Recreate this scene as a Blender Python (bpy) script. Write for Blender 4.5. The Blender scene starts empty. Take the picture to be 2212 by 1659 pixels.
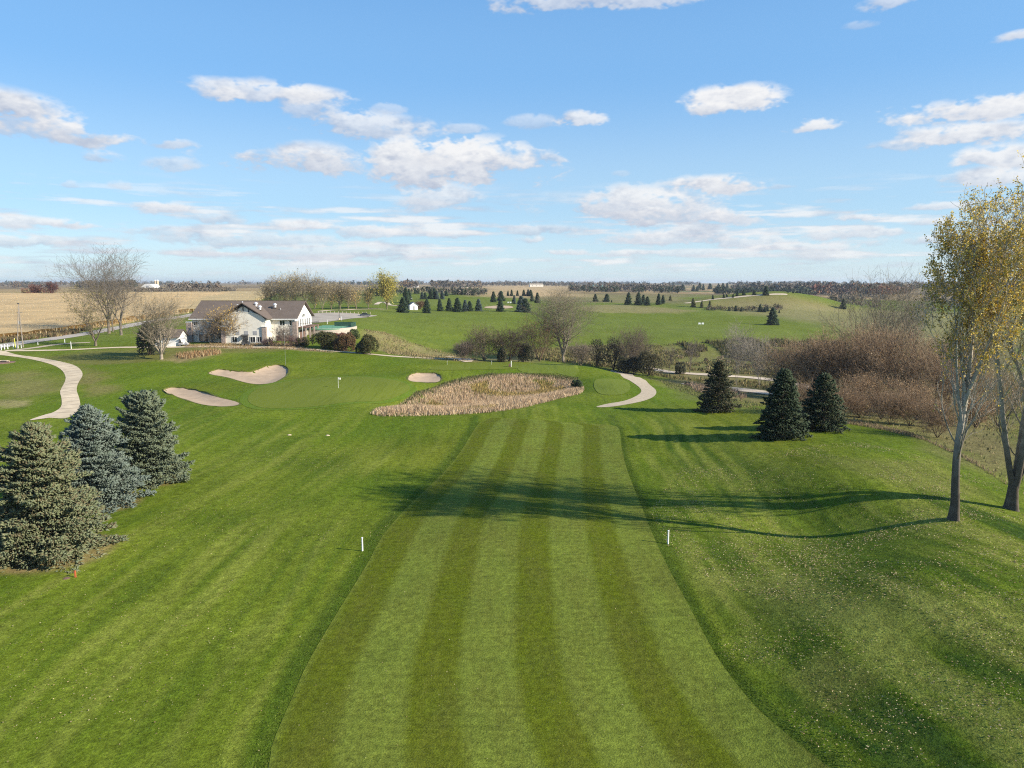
import bpy, math, random
import numpy as np
from mathutils import Vector, Matrix
from mathutils.geometry import delaunay_2d_cdt
R = math.radians
SC = bpy.context.scene
COL = SC.collection

# ------------------------------------------------------------------ camera
PW, PH = 2212.0, 1659.0            # measuring frame used for all photo readings
FPX = 1533.5
CAMZ = 20.0
PITCH = math.atan((PH/2-610.0)/FPX)
cam_d = bpy.data.cameras.new('camera')
cam = bpy.data.objects.new('camera', cam_d); COL.objects.link(cam)
cam.location = (0, 0, CAMZ)
cam.rotation_euler = (math.pi/2-PITCH, 0, 0)
cam_d.sensor_fit = 'HORIZONTAL'; cam_d.sensor_width = 36.0
cam_d.lens = 36.0*FPX/PW
cam_d.clip_start = 0.5; cam_d.clip_end = 30000
SC.camera = cam

# ------------------------------------------------------------------ light
SUN_EL = R(27.5)
SUN_XY = Vector((0.942, -0.335)).normalized()       # horizontal direction towards the sun
sun_vec = Vector((SUN_XY.x*math.cos(SUN_EL), SUN_XY.y*math.cos(SUN_EL), math.sin(SUN_EL)))
sd = bpy.data.lights.new('sun', 'SUN'); sd.energy = 5.0; sd.angle = R(0.53); sd.color = (1.0, 0.915, 0.77)
sun = bpy.data.objects.new('sun', sd); COL.objects.link(sun)
sun.rotation_euler = sun_vec.to_track_quat('Z', 'Y').to_euler()
sun.location = (60, -20, 60)

SC.view_settings.view_transform = 'Standard'; SC.view_settings.look = 'None'
SC.view_settings.gamma = 1.0; SC.view_settings.exposure = 0.78
try: SC.view_settings.use_curve_mapping = False
except Exception: pass

SC.cycles.use_denoising = False; SC.cycles.filter_width = 1.15

# ------------------------------------------------------------------ small node helpers
class NT:
    def __init__(s, tree): s.t = tree; s.n = tree.nodes; s.l = tree.links
    def new(s, typ, **kw):
        n = s.n.new(typ)
        for k, v in kw.items():
            if isinstance(k, str) and hasattr(n, k): setattr(n, k, v)
        return n
    def put(s, sock, v):
        if hasattr(v, 'is_linked') or isinstance(v, bpy.types.NodeSocket): s.l.new(v, sock)
        elif v is not None: sock.default_value = v
    def math(s, op, a, b=None, c=None, clamp=False):
        n = s.n.new('ShaderNodeMath'); n.operation = op; n.use_clamp = clamp
        s.put(n.inputs[0], a)
        if b is not None: s.put(n.inputs[1], b)
        if c is not None: s.put(n.inputs[2], c)
        return n.outputs[0]
    def mix(s, f, a, b, blend='MIX'):
        n = s.n.new('ShaderNodeMix'); n.data_type = 'RGBA'; n.blend_type = blend; n.clamp_factor = True
        s.put(n.inputs[0], f); s.put(n.inputs[6], a); s.put(n.inputs[7], b)
        return n.outputs[2]
    def noise(s, vec, scale, detail=3, rough=0.55, dist=0.0):
        n = s.n.new('ShaderNodeTexNoise'); n.inputs['Scale'].default_value = scale
        n.inputs['Detail'].default_value = detail; n.inputs['Roughness'].default_value = rough
        n.inputs['Distortion'].default_value = dist
        if vec is not None: s.l.new(vec, n.inputs['Vector'])
        return n.outputs['Fac']
    def ramp(s, fac, stops):
        n = s.n.new('ShaderNodeMapRange'); n.clamp = True
        s.put(n.inputs[0], fac)
        for i, v in enumerate(stops): n.inputs[1+i].default_value = v
        return n.outputs[0]
    def mapping(s, vec, rot=(0,0,0), scale=(1,1,1), loc=(0,0,0)):
        n = s.n.new('ShaderNodeMapping'); s.l.new(vec, n.inputs['Vector'])
        n.inputs['Rotation'].default_value = rot; n.inputs['Scale'].default_value = scale; n.inputs['Location'].default_value = loc
        return n.outputs[0]
def c4(c): return (c[0], c[1], c[2], 1.0)

# ------------------------------------------------------------------ sky with fair-weather cumulus
def ray_dir(u, v):
    x = (u-PW/2)/FPX; yd = (v-PH/2)/FPX
    cp, sp = math.cos(PITCH), math.sin(PITCH)
    return Vector((x, cp-yd*sp, -sp-yd*cp)).normalized()
def azel(u, v):
    d = ray_dir(u, v); return math.atan2(d.x, d.y), math.asin(d.z)

world = bpy.data.worlds.new('World'); SC.world = world; world.use_nodes = True
SKY_STRENGTH = 0.085
PUFFS = [ # u, v, half width, half height, opacity, extra light
    (10,246,150,50,.95,0),(165,292,120,32,.9,0),(60,285,110,26,.6,-.2),
    (592,206,160,26,.8,0),(660,240,80,42,.6,-.1),(775,276,190,31,.75,-.05),(500,205,40,16,.7,.1),(690,205,70,16,.6,.1),
    (365,311,62,14,.65,0),(205,337,62,14,.55,0),(385,358,55,20,.5,-.05),(150,398,30,10,.4,0),(265,401,30,10,.4,0),(850,238,32,12,.35,0),(1010,279,45,11,.45,0),
    (615,352,180,43,.92,0),(660,330,110,28,.5,.15),
    (985,362,225,55,.95,0),(1060,335,120,34,.6,.2),(965,432,85,30,.7,-.02),(1190,346,40,18,.5,0),
    (345,452,80,20,.8,.15),(465,476,70,12,.6,-.15),(70,482,120,17,.8,.3),(150,486,70,11,.6,.2),
    (645,490,90,17,.85,.3),(800,500,100,15,.7,0),(520,518,270,17,.6,-.05),(760,548,330,17,.55,-.1),(340,500,90,16,.5,-.05),
    (60,524,180,15,.65,-.1),(1000,506,55,9,.6,.1),
    (1605,214,92,33,.97,.25),(1545,234,50,14,.9,.1),(1262,258,52,18,.8,.15),(1757,273,62,17,.9,.3),(1165,263,52,14,.4,0),
    (2120,240,190,36,.95,.25),(2070,296,210,30,.92,.15),(1930,318,110,16,.55,.05),(2160,348,130,34,.9,.2),(2120,388,130,25,.85,.15),
    (1555,402,100,27,.95,.2),(1360,450,205,44,.88,0),(1580,472,90,20,.8,.15),(1460,470,160,22,.7,-.1),
    (1430,515,170,19,.75,.1),(1600,522,130,16,.7,.1),(1150,500,140,15,.6,-.05),(1125,517,60,10,.7,.25),(1215,545,80,10,.75,.25),(1340,548,80,10,.7,.25),(1500,548,190,10,.55,.1),
    (1845,473,70,13,.8,.3),(1860,503,120,15,.75,.2),(1960,520,150,13,.65,.15),(1760,534,110,10,.6,.2),(2010,446,90,11,.7,.2),(1990,480,80,11,.65,.15),
    (1300,6,250,24,.7,0),(1915,10,62,20,.6,.1),(2195,78,55,15,.8,.2),(1855,55,42,11,.3,0),(1340,375,24,7,.25,0),(1680,404,40,8,.4,-.1)]
CW_, CH_, ELMAX = 4096, 1024, R(48)
def cloud_layer():
    """cover and sunlit share of the cloud layer over azimuth x elevation, from fractal noise"""
    rng = np.random.RandomState(11)
    fy = np.fft.fftfreq(CH_)[:, None]*CH_*(360/48.0)/2.0; fx = np.fft.rfftfreq(CW_)[None, :]*CW_
    fr = np.sqrt(fx*fx+fy*fy); fr[0, 0] = 1
    def fract(beta, lo):
        a = np.fft.rfft2(rng.standard_normal((CH_, CW_)).astype(np.float32))
        a = a*fr**(-beta)*(1-np.exp(-(fr/lo)**2)); n = np.fft.irfft2(a, s=(CH_, CW_)); return (n/n.std()).astype(np.float32)
    big, mid, fine = fract(1.75, 14), fract(1.6, 40), fract(1.3, 110)
    bil = 1.1-np.abs(mid)*1.2
    AZ = ((np.arange(CW_)+.5)/CW_*2-1)*math.pi; EL = (np.arange(CH_)+.5)/CH_*ELMAX
    alpha = np.zeros((CH_, CW_), np.float32); shade = np.full((CH_, CW_), .5, np.float32)
    def paint(i0, i1, j0, j1, al, sh):
        A = alpha[i0:i1, j0:j1]; S = shade[i0:i1, j0:j1]; na = al+A*(1-al)
        S[...] = (sh*al+S*A*(1-al))/np.maximum(na, 1e-4); A[...] = na
    # rows of cloud seen edge-on above the horizon all the way round, and scattered puffs outside the picture
    el = EL[:, None]
    band = np.clip((el-.006)/.02, .5, 1)*np.clip((.135-el)/.05, 0, 1)
    st = np.fft.irfft2(np.fft.rfft2(rng.standard_normal((CH_, CW_)).astype(np.float32))*(fx*fx+(fy*.16)**2+9)**(-.85)*(1-np.exp(-(fx*fx+fy*fy*.03)/500)), s=(CH_, CW_)); st /= st.std()
    al = np.clip((st*.8+big*.25+.15)*.55, 0, .8)*band
    paint(0, CH_, 0, CW_, al.astype(np.float32), np.clip(.45+.20*mid+.18*st, 0, 1).astype(np.float32))
    outside = np.clip((np.abs(AZ)[None, :]-.74)/.15, 0, 1)
    al = np.clip((big+.25*fine-1.25)*1.3, 0, 1)*outside*np.clip((el-.05)/.08, 0, 1)*np.clip((.82-el)/.2, 0, 1)
    paint(0, CH_, 0, CW_, al.astype(np.float32), np.clip(.6+.25*mid, 0, 1))
    for (u, v, w, h, op, li) in PUFFS:
        a, e = azel(u, v); ra = abs(azel(u+w, v)[0]-a)*1.08; rb = abs(azel(u, v-h)[1]-e)*1.12
        j0, j1 = np.searchsorted(AZ, [a-1.7*ra, a+1.7*ra]); i0, i1 = np.searchsorted(EL, [e-1.8*rb, e+1.9*rb])
        dx = (AZ[None, j0:j1]-a)/ra; dy = (EL[i0:i1, None]-e)/rb
        B, Md, Fn, Bl = big[i0:i1, j0:j1], mid[i0:i1, j0:j1], fine[i0:i1, j0:j1], bil[i0:i1, j0:j1]
        dxw = dx+.16*B; dyw = dy+.18*Md+.05*Fn
        dyb = np.where(dyw < 0, dyw*1.5, dyw)
        f = 1.06-np.sqrt(dxw**2+dyb**2)+.12*Bl+.14*B+.05*Fn
        al = np.clip((f-.02)/.55, 0, 1); al = al*al*(3-2*al)*op
        sh = np.clip(.40+.55*dyw+.12*dx+.16*Bl+.10*B+li+.05*Fn, 0, 1)
        paint(i0, i1, j0, j1, al.astype(np.float32), sh.astype(np.float32))
    img = bpy.data.images.new('cloud_layer', CW_, CH_, alpha=False, float_buffer=True)
    img.colorspace_settings.name = 'Non-Color'
    px = np.ones((CH_, CW_, 4), np.float32); px[..., 0] = alpha; px[..., 1] = shade; px[..., 2] = 0
    img.pixels.foreach_set(px.ravel()); img.update(); img.pack()
    return img
def build_world():
    nt = NT(world.node_tree); nt.n.clear()
    out = nt.new('ShaderNodeOutputWorld'); bg = nt.new('ShaderNodeBackground')
    bg.inputs['Strength'].default_value = SKY_STRENGTH
    sky = nt.new('ShaderNodeTexSky'); sky.sky_type = 'NISHITA'; sky.sun_disc = False
    sky.sun_elevation = SUN_EL
    sky.sun_rotation = math.atan2(SUN_XY.x, SUN_XY.y)
    sky.altitude = 300; sky.air_density = 1.0; sky.dust_density = 0.7; sky.ozone_density = 1.6
    d = nt.new('ShaderNodeTexCoord').outputs['Generated']
    sx = nt.new('ShaderNodeSeparateXYZ'); nt.l.new(d, sx.inputs[0])
    az = nt.math('ARCTAN2', sx.outputs[0], sx.outputs[1]); el = nt.math('ARCSINE', sx.outputs[2])
    cb = nt.new('ShaderNodeCombineXYZ')
    nt.l.new(nt.math('MULTIPLY_ADD', az, .5/math.pi, .5), cb.inputs[0]); nt.l.new(nt.math('DIVIDE', el, ELMAX), cb.inputs[1])
    ti = nt.new('ShaderNodeTexImage'); ti.image = cloud_layer(); ti.extension = 'EXTEND'; ti.interpolation = 'Cubic'
    nt.l.new(cb.outputs[0], ti.inputs['Vector'])
    cs = nt.new('ShaderNodeSeparateColor'); nt.l.new(ti.outputs['Color'], cs.inputs[0])
    K = 1.0/SKY_STRENGTH
    def cc(c): return (c[0]*K, c[1]*K, c[2]*K, 1)
    col = nt.mix(1.0, sky.outputs[0], SKY_TINT, 'MULTIPLY')
    grad = nt.new('ShaderNodeValToRGB'); nt.l.new(nt.math('DIVIDE', el, 1.5708, clamp=True), grad.inputs[0])
    er = grad.color_ramp; er.interpolation = 'EASE'
    for k, (p, c) in enumerate(((0.0, (.430,.485,.535)), (.07, (.280,.395,.505)), (.175, (.145,.295,.505)), (.32, (.080,.212,.450)), (1.0, (.022,.075,.21)))):
        s_ = er.elements[k] if k < 2 else er.elements.new(p)
        s_.position = p; s_.color = c4(c)
    gs = nt.new('ShaderNodeVectorMath'); gs.operation = 'SCALE'; nt.l.new(grad.outputs[0], gs.inputs[0]); gs.inputs['Scale'].default_value = K
    col = nt.mix(0.74, col, gs.outputs[0])
    col = nt.mix(cs.outputs[0], col, nt.mix(cs.outputs[1], cc(CLOUD_SHADE), cc(CLOUD_LIT)))
    nt.l.new(col, bg.inputs['Color']); nt.l.new(bg.outputs[0], out.inputs['Surface'])
    world.cycles.sampling_method = 'MANUAL'; world.cycles.sample_map_resolution = 512
SKY_TINT = (0.74, 1.20, 1.52, 1); CLOUD_SHADE = (0.290, 0.320, 0.390); CLOUD_LIT = (0.545, 0.545, 0.548)
build_world()

# ------------------------------------------------------------------ terrain height
def at_z(u, v, z):
    d = ray_dir(u, v); t = (z-CAMZ)/d.z
    return (d.x*t, d.y*t, z)
CP = [(0,1659,0),(600,1659,0),(1100,1659,0),(1700,1659,.4),(2000,1659,1.7),(2212,1659,2.7),
 (0,1400,0),(550,1400,-.1),(1100,1400,0),(1500,1400,.25),(1600,1400,.35),(1750,1400,1.25),(2000,1400,2.5),(2212,1400,3.5),
 (0,1230,.2),(400,1230,-.2),(750,1230,-.2),(1100,1250,.1),(1430,1250,.3),(1650,1250,.8),(1800,1230,1.6),(1900,1240,2.7),(2000,1230,3.3),(2212,1230,3.9),
 (850,1120,-.15),(1100,1100,.3),(1250,1098,.35),(1380,1110,.3),(1550,1110,.45),(1640,1120,.35),(1750,1130,.5),(1900,1110,1.9),(2060,1120,2.9),(2190,1100,2.2),
 (950,1050,-.5),(1150,1050,-.5),(1360,1050,-.2),(1550,1050,.8),(1700,1030,2.3),(1850,1045,2.9),(2000,1050,2.9),
 (400,1050,-.5),(600,1000,-.6),(800,980,-.7),(0,1050,0),(200,1050,0),
 (1050,985,-.5),(1200,985,-.5),(1340,985,-.1),(1500,980,.7),(1690,955,1.7),(1850,960,2.3),(2050,1000,2.2),(2212,1060,1.5),
 (1830,912,1.2),(2000,950,1.5),(2150,1030,1.5),
 (1030,918,.2),(1180,907,.6),(1330,918,.5),(1450,905,.35),(800,925,-.4),(650,930,-.2),(500,930,-.1),
 (700,900,.0),(820,899,.05),(920,897,.15),(1000,894,.2),(1080,885,.1),(1150,873,0),(1260,851,-.2),(1290,877,.1),
 (880,886,-1.8),(1000,860,-2.3),(1100,850,-2.3),(1190,840,-2.0),(940,872,-2.1),
 (1000,821,-.3),(1080,811,-.2),(1180,813,-.3),(1250,826,-.3),(900,850,-.5),(820,880,-.2),
 (600,850,.9),(731,839,.9),(850,835,.6),(540,862,.7),(650,880,.3),
 (440,900,.2),(200,900,.3),(60,905,.3),(0,960,.1),(300,940,.0),
 (535,812,1.2),(430,858,.7),(916,815,.2),(620,792,1.7),(900,800,.7),
 (700,800,1.3),(1000,795,.7),(1100,790,.7),(1200,787,.7),(1275,792,.5),
 (1320,830,-.2),(1400,845,-.4),(1450,870,-.3),(1500,880,0),(1550,887,.4),(1640,905,.9),(1320,803,-.6),
 (150,800,1.5),(170,850,.8),(0,800,1.6),(300,800,2),(400,775,2.5),(350,772,2.5),(600,757,2.9),(800,767,2.2),(950,778,1.3),(90,870,.6),
 (410,742,3.5),(540,742,3.5),(640,742,3.5),(300,750,3.1),(200,752,3.0),(100,757,2.9),(0,765,2.7),
 (740,685,6),(800,677,6.2),(690,695,5.8),(780,700,4.8),(850,690,4.2),
 (0,752,3.2),(100,735,3.6),(200,715,4.2),(300,700,5.0),(400,684,6),
 (200,660,6.5),(0,650,6.5),(400,655,7),(0,632,9),(300,632,9),(500,632,9),
 (880,700,3.4),(1000,690,3.0),(1000,715,.6),(900,730,0.5),(850,715,2.5),(960,772,-2.5),(870,755,-0.5),
 (1150,735,-3),(1300,740,-4),(1450,742,-4),(1600,742,-4),(1750,735,-4),
 (900,673,5),(1080,671,4.5),(1200,670,3.5),(1300,672,2.5),(1450,690,-1),(1450,668,2.4),(1600,690,-1),(1600,668,1.6),(1750,690,-1.5),(1800,668,1),
 (1430,805,-8),(1550,812,-8),(1650,820,-8),(1520,842,-8),(1640,849,-7.5),(1300,770,-6),(1200,772,-4.5),(1100,775,-3.5),(1000,776,-2.5),
 (1600,770,-8),(1750,790,-8),(1750,860,-6),(1850,830,-7),(2000,850,-6),(2150,900,-5),(2000,760,-7),(2200,780,-6),(1450,775,-7),
 (900,640,8),(1000,645,7),(1130,640,7),(1300,640,6.5),(1400,645,5),(1550,655,3.5),(1560,640,9.5),(1650,632,12.4),(1700,633,12.2),(1780,645,8),(1810,660,2),
 (1900,650,0),(2000,690,-3),(2100,660,0),(2200,640,4),(700,665,7),(600,645,8.5)]
CW = [at_z(*c) for c in CP]
CW += [(-88,216,3.8),(-60,216,5.6),(-48,222,5.8),(-74,225,4.6),(-40,0,0),(40,0,2.0),(0,-15,0),(-120,40,0),(120,40,-1),(110,90,-3),(-160,120,1.2),(150,150,-4),
       (240,760,4.5),(290,780,4.5),(190,760,5),(330,700,3),
       (-200,0,0),(200,0,-2),(-90,130,.9),(95,100,-3.5),(75,80,.8)]
for deg in (-80,-60,-45,-30,-15,0,15,30,45,60,80):
    a = R(deg)
    for r, z in ((1300, 9.0), (2500, 8.0), (5000, 9.0), (9500, 10.0)):
        if r == 1300 and deg in (15,30): z = 4.0
        CW.append((r*math.sin(a), r*math.cos(a), z))
    if abs(deg) >= 45: CW.append((500*math.sin(a), 500*math.cos(a), 3.0))
CW = np.array(CW)
OY = 30.0
def warp(x, y):
    yy = np.maximum(y, -15.0)+OY
    return np.arctan2(x, yy), 0.5*np.log(x*x+yy*yy)
def tps_fit(P, z, lam):
    n = len(P); d2 = ((P[:,None,:]-P[None,:,:])**2).sum(-1)
    K = 0.5*d2*np.log(d2+1e-12) + lam*np.eye(n)
    A = np.zeros((n+3, n+3)); A[:n,:n] = K; A[:n,n] = 1; A[:n,n+1:] = P; A[n,:n] = 1; A[n+1:,:n] = P.T
    return np.linalg.solve(A, np.concatenate([z, np.zeros(3)]))
WP = np.stack(warp(CW[:,0], CW[:,1]), 1)
TW = tps_fit(WP, CW[:,2], 2e-4)
def tps(x, y):
    a, b = warp(x, y); out = np.zeros(a.shape); flat = np.stack([a.ravel(), b.ravel()], 1); o = np.zeros(len(flat))
    for i in range(0, len(flat), 40000):
        q = flat[i:i+40000]
        d2 = (q[:,0,None]-WP[None,:,0])**2+(q[:,1,None]-WP[None,:,1])**2
        o[i:i+40000] = (0.5*d2*np.log(d2+1e-12))@TW[:-3] + TW[-3] + q@TW[-2:]
    return o.reshape(a.shape)
rngT = np.random.RandomState(5)
def vnoise(x, y, s, seed):
    """smooth value noise, -1..1"""
    x = x/s; y = y/s
    xi = np.floor(x).astype(np.int64); yi = np.floor(y).astype(np.int64); fx = x-xi; fy = y-yi
    fx = fx*fx*(3-2*fx); fy = fy*fy*(3-2*fy)
    def h(i, j):
        n = (i*374761393+j*668265263+seed*1442695041) & 0x7fffffff
        n = ((n ^ (n >> 13))*1274126177) & 0x7fffffff
        return ((n ^ (n >> 16)) & 0xffff)/32767.5-1
    return (h(xi,yi)*(1-fx)+h(xi+1,yi)*fx)*(1-fy)+(h(xi,yi+1)*(1-fx)+h(xi+1,yi+1)*fx)*fy
# polar grid around (0,-OY)
ANG = np.radians(np.concatenate([np.arange(-180,-52,4.0), np.arange(-52,52.01,0.2), np.arange(56,180.1,4.0)]))
LB = np.concatenate([np.arange(math.log(8), math.log(45), 0.03), np.arange(math.log(45), math.log(330), 0.0085), np.arange(math.log(330), math.log(1500), 0.014), np.arange(math.log(1500), math.log(11000), 0.035)])
GA, GB = np.meshgrid(ANG, LB, indexing='ij')
GX = np.exp(GB)*np.sin(GA); GY = np.exp(GB)*np.cos(GA)-OY
GZ = tps(GX, GY)
rr = np.sqrt(GX**2+GY**2)
GZ += 0.16*vnoise(GX, GY, 9.0, 1)*np.clip(rr/60, .3, 1) + 0.28*vnoise(GX, GY, 13.0, 6)*np.clip((GX-14)/10, 0, 1)*np.clip((95-rr)/20, 0, 1) + 1.1*np.clip((rr-230)/200, 0, 1)*vnoise(GX, GY, 78, 2) + 2.5*np.clip((rr-900)/1500, 0, 1)*vnoise(GX, GY, 420, 3)
def height(x, y):
    x = np.asarray(x, float); y = np.asarray(y, float)
    a = np.arctan2(x, y+OY); b = 0.5*np.log(np.maximum(x*x+(y+OY)**2, 66))
    i = np.clip(np.searchsorted(ANG, a)-1, 0, len(ANG)-2); j = np.clip(np.searchsorted(LB, b)-1, 0, len(LB)-2)
    fa = (a-ANG[i])/(ANG[i+1]-ANG[i]); fb = np.clip((b-LB[j])/(LB[j+1]-LB[j]), 0, 1)
    return (GZ[i,j]*(1-fa)+GZ[i+1,j]*fa)*(1-fb)+(GZ[i,j+1]*(1-fa)+GZ[i+1,j+1]*fa)*fb
_T = np.exp(np.linspace(math.log(18), math.log(9000), 6000))
def ground(u, v):
    """first point of the terrain that the photo reading (u, v) looks at"""
    d = ray_dir(u, v)
    z = CAMZ+d.z*_T; below = z < height(d.x*_T, d.y*_T)
    k = int(np.argmax(below)) if below.any() else len(_T)-1
    k = max(k, 1); a, b = _T[k-1], _T[k]
    for _ in range(14):
        m = (a+b)/2
        if CAMZ+d.z*m < float(height(d.x*m, d.y*m)): b = m
        else: a = m
    return (d.x*b, d.y*b)
def gpts(pts): return [ground(u, v) for u, v in pts]
def at_depth(u, y):
    """x of reading u at ground distance y (used where the foot is hidden)"""
    return (u-PW/2)/FPX*(y*math.cos(PITCH)+12*math.sin(PITCH))
def poly_sd(poly, X, Y):
    """signed distance to polygon, positive inside"""
    P = np.array(poly); best = np.full(X.shape, 1e18); inside = np.zeros(X.shape, bool)
    for k in range(len(P)):
        ax, ay = P[k]; bx, by = P[(k+1) % len(P)]
        ex, ey = bx-ax, by-ay; L = ex*ex+ey*ey+1e-12
        t = np.clip(((X-ax)*ex+(Y-ay)*ey)/L, 0, 1)
        best = np.minimum(best, (X-ax-t*ex)**2+(Y-ay-t*ey)**2)
        c = ((ay > Y) != (by > Y)) & (X < ex*(Y-ay)/(ey if abs(ey) > 1e-12 else 1e-12)+ax)
        inside ^= c
    return np.where(inside, 1, -1)*np.sqrt(best)
def smooth_closed(pts, n=6):
    P = [Vector((p[0], p[1])) for p in pts]; out = []
    for i in range(len(P)):
        p0, p1, p2, p3 = P[i-1], P[i], P[(i+1) % len(P)], P[(i+2) % len(P)]
        for k in range(n):
            t = k/n
            q = 0.5*((2*p1)+(p2-p0)*t+(2*p0-5*p1+4*p2-p3)*t*t+(3*p1-p0-3*p2+p3)*t**3)
            out.append((q.x, q.y))
    return out
def smooth_open(pts, n=8):
    P = [Vector(p) for p in pts]; P = [2*P[0]-P[1]]+P+[2*P[-1]-P[-2]]; out = []
    for i in range(1, len(P)-2):
        p0, p1, p2, p3 = P[i-1], P[i], P[i+1], P[i+2]
        for k in range(n):
            t = k/n
            out.append(0.5*((2*p1)+(p2-p0)*t+(2*p0-5*p1+4*p2-p3)*t*t+(3*p1-p0-3*p2+p3)*t**3))
    out.append(P[-2]); return out

# ------------------------------------------------------------------ mesh helpers
def mk_mesh(name, V, F, col=None, smooth=False, uv=None):
    """V (n,3); F list of (m,k) index arrays; col (n,3) point colour"""
    V = np.asarray(V, np.float32).reshape(-1, 3)
    if isinstance(F, np.ndarray): F = [F]
    F = [np.asarray(f, np.int32) for f in F if len(f)]
    me = bpy.data.meshes.new(name)
    loops = np.concatenate([f.ravel() for f in F]); tot = np.concatenate([np.full(len(f), f.shape[1], np.int32) for f in F])
    start = np.concatenate([[0], np.cumsum(tot)[:-1]]).astype(np.int32)
    me.vertices.add(len(V)); me.vertices.foreach_set('co', V.ravel())
    me.loops.add(len(loops)); me.loops.foreach_set('vertex_index', loops.astype(np.int32))
    me.polygons.add(len(tot)); me.polygons.foreach_set('loop_start', start); me.polygons.foreach_set('loop_total', tot)
    if smooth: me.polygons.foreach_set('use_smooth', np.ones(len(tot), bool))
    if col is not None:
        at = me.attributes.new('Col', 'FLOAT_COLOR', 'POINT')
        c = np.ones((len(V), 4), np.float32); c[:, :3] = col; at.data.foreach_set('color', c.ravel())
    if uv is not None:
        at = me.attributes.new('st', 'FLOAT2', 'POINT'); at.data.foreach_set('vector', np.asarray(uv, np.float32).ravel())
    me.update(calc_edges=True)
    return me
def tag(o, label=None, cat=None, group=None, kind=None):
    if label: o['label'] = label
    if cat: o['category'] = cat
    if group: o['group'] = group
    if kind: o['kind'] = kind
    return o
def obj(name, me, mat=None, parent=None, loc=None):
    o = bpy.data.objects.new(name, me); COL.objects.link(o)
    if mat is not None and len(me.materials) == 0: me.materials.append(mat)
    if parent is not None: o.parent = parent
    if loc is not None: o.location = loc
    return o
def empty(name, loc, rz=0.0, scale=1.0):
    o = bpy.data.objects.new(name, None); COL.objects.link(o); o.empty_display_size = 0.5
    o.location = loc; o.rotation_euler = (0, 0, rz); o.scale = (scale,)*3 if not isinstance(scale, tuple) else scale
    return o
def copy_tree(o, parent=None):
    c = o.copy(); COL.objects.link(c); c.parent = parent
    for ch in list(o.children): copy_tree(ch, c)
    return c
class MB:
    """collects simple solids, then links them as one mesh object"""
    def __init__(s): s.V = []; s.F = []; s.n = 0
    def add(s, V, F):
        s.V += [tuple(v) for v in V]; s.F += [tuple(i+s.n for i in f) for f in F]; s.n += len(V); return s
    def box(s, x0, x1, y0, y1, z0, z1):
        V = [(x, y, z) for z in (z0, z1) for y in (y0, y1) for x in (x0, x1)]
        return s.add(V, [(0,2,3,1),(4,5,7,6),(0,1,5,4),(2,6,7,3),(0,4,6,2),(1,3,7,5)])
    def tube(s, p0, p1, r0, r1=None, n=8, caps=True):
        r1 = r0 if r1 is None else r1
        p0 = Vector(p0); p1 = Vector(p1); d = (p1-p0).normalized()
        a = d.orthogonal().normalized(); b = d.cross(a); V = []
        for p, r in ((p0, r0), (p1, r1)):
            for k in range(n):
                t = 2*math.pi*k/n; V.append(p+a*(r*math.cos(t))+b*(r*math.sin(t)))
        F = [(k, (k+1) % n, n+(k+1) % n, n+k) for k in range(n)]
        if caps: F += [tuple(range(n))[::-1], tuple(range(n, 2*n))]
        return s.add(V, F)
    def prism(s, pts, axis, t0, t1):
        """polygon in the two other axes extruded along axis ('x','y','z')"""
        n = len(pts); V = []
        for t in (t0, t1):
            for a, b in pts: V.append({'x': (t, a, b), 'y': (a, t, b), 'z': (a, b, t)}[axis])
        return s.add(V, [tuple(range(n))[::-1], tuple(range(n, 2*n))]+[(k, (k+1) % n, n+(k+1) % n, n+k) for k in range(n)])
    def lathe(s, prof, c=(0,0,0), n=12):
        V = []; F = []
        for r, z in prof:
            for k in range(n):
                t = 2*math.pi*k/n; V.append((c[0]+r*math.cos(t), c[1]+r*math.sin(t), c[2]+z))
        for i in range(len(prof)-1):
            for k in range(n): F.append((i*n+k, i*n+(k+1) % n, (i+1)*n+(k+1) % n, (i+1)*n+k))
        F += [tuple(range(n))[::-1], tuple(range((len(prof)-1)*n, len(prof)*n))]
        return s.add(V, F)
    def mesh(s, name):
        me = bpy.data.meshes.new(name); me.from_pydata(s.V, [], s.F); me.update()
        import bmesh
        bm = bmesh.new(); bm.from_mesh(me); bmesh.ops.recalc_face_normals(bm, faces=bm.faces); bm.to_mesh(me); bm.free()
        return me
    def build(s, name, mat, parent=None, loc=None): return obj(name, s.mesh(name), mat, parent, loc)

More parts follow.
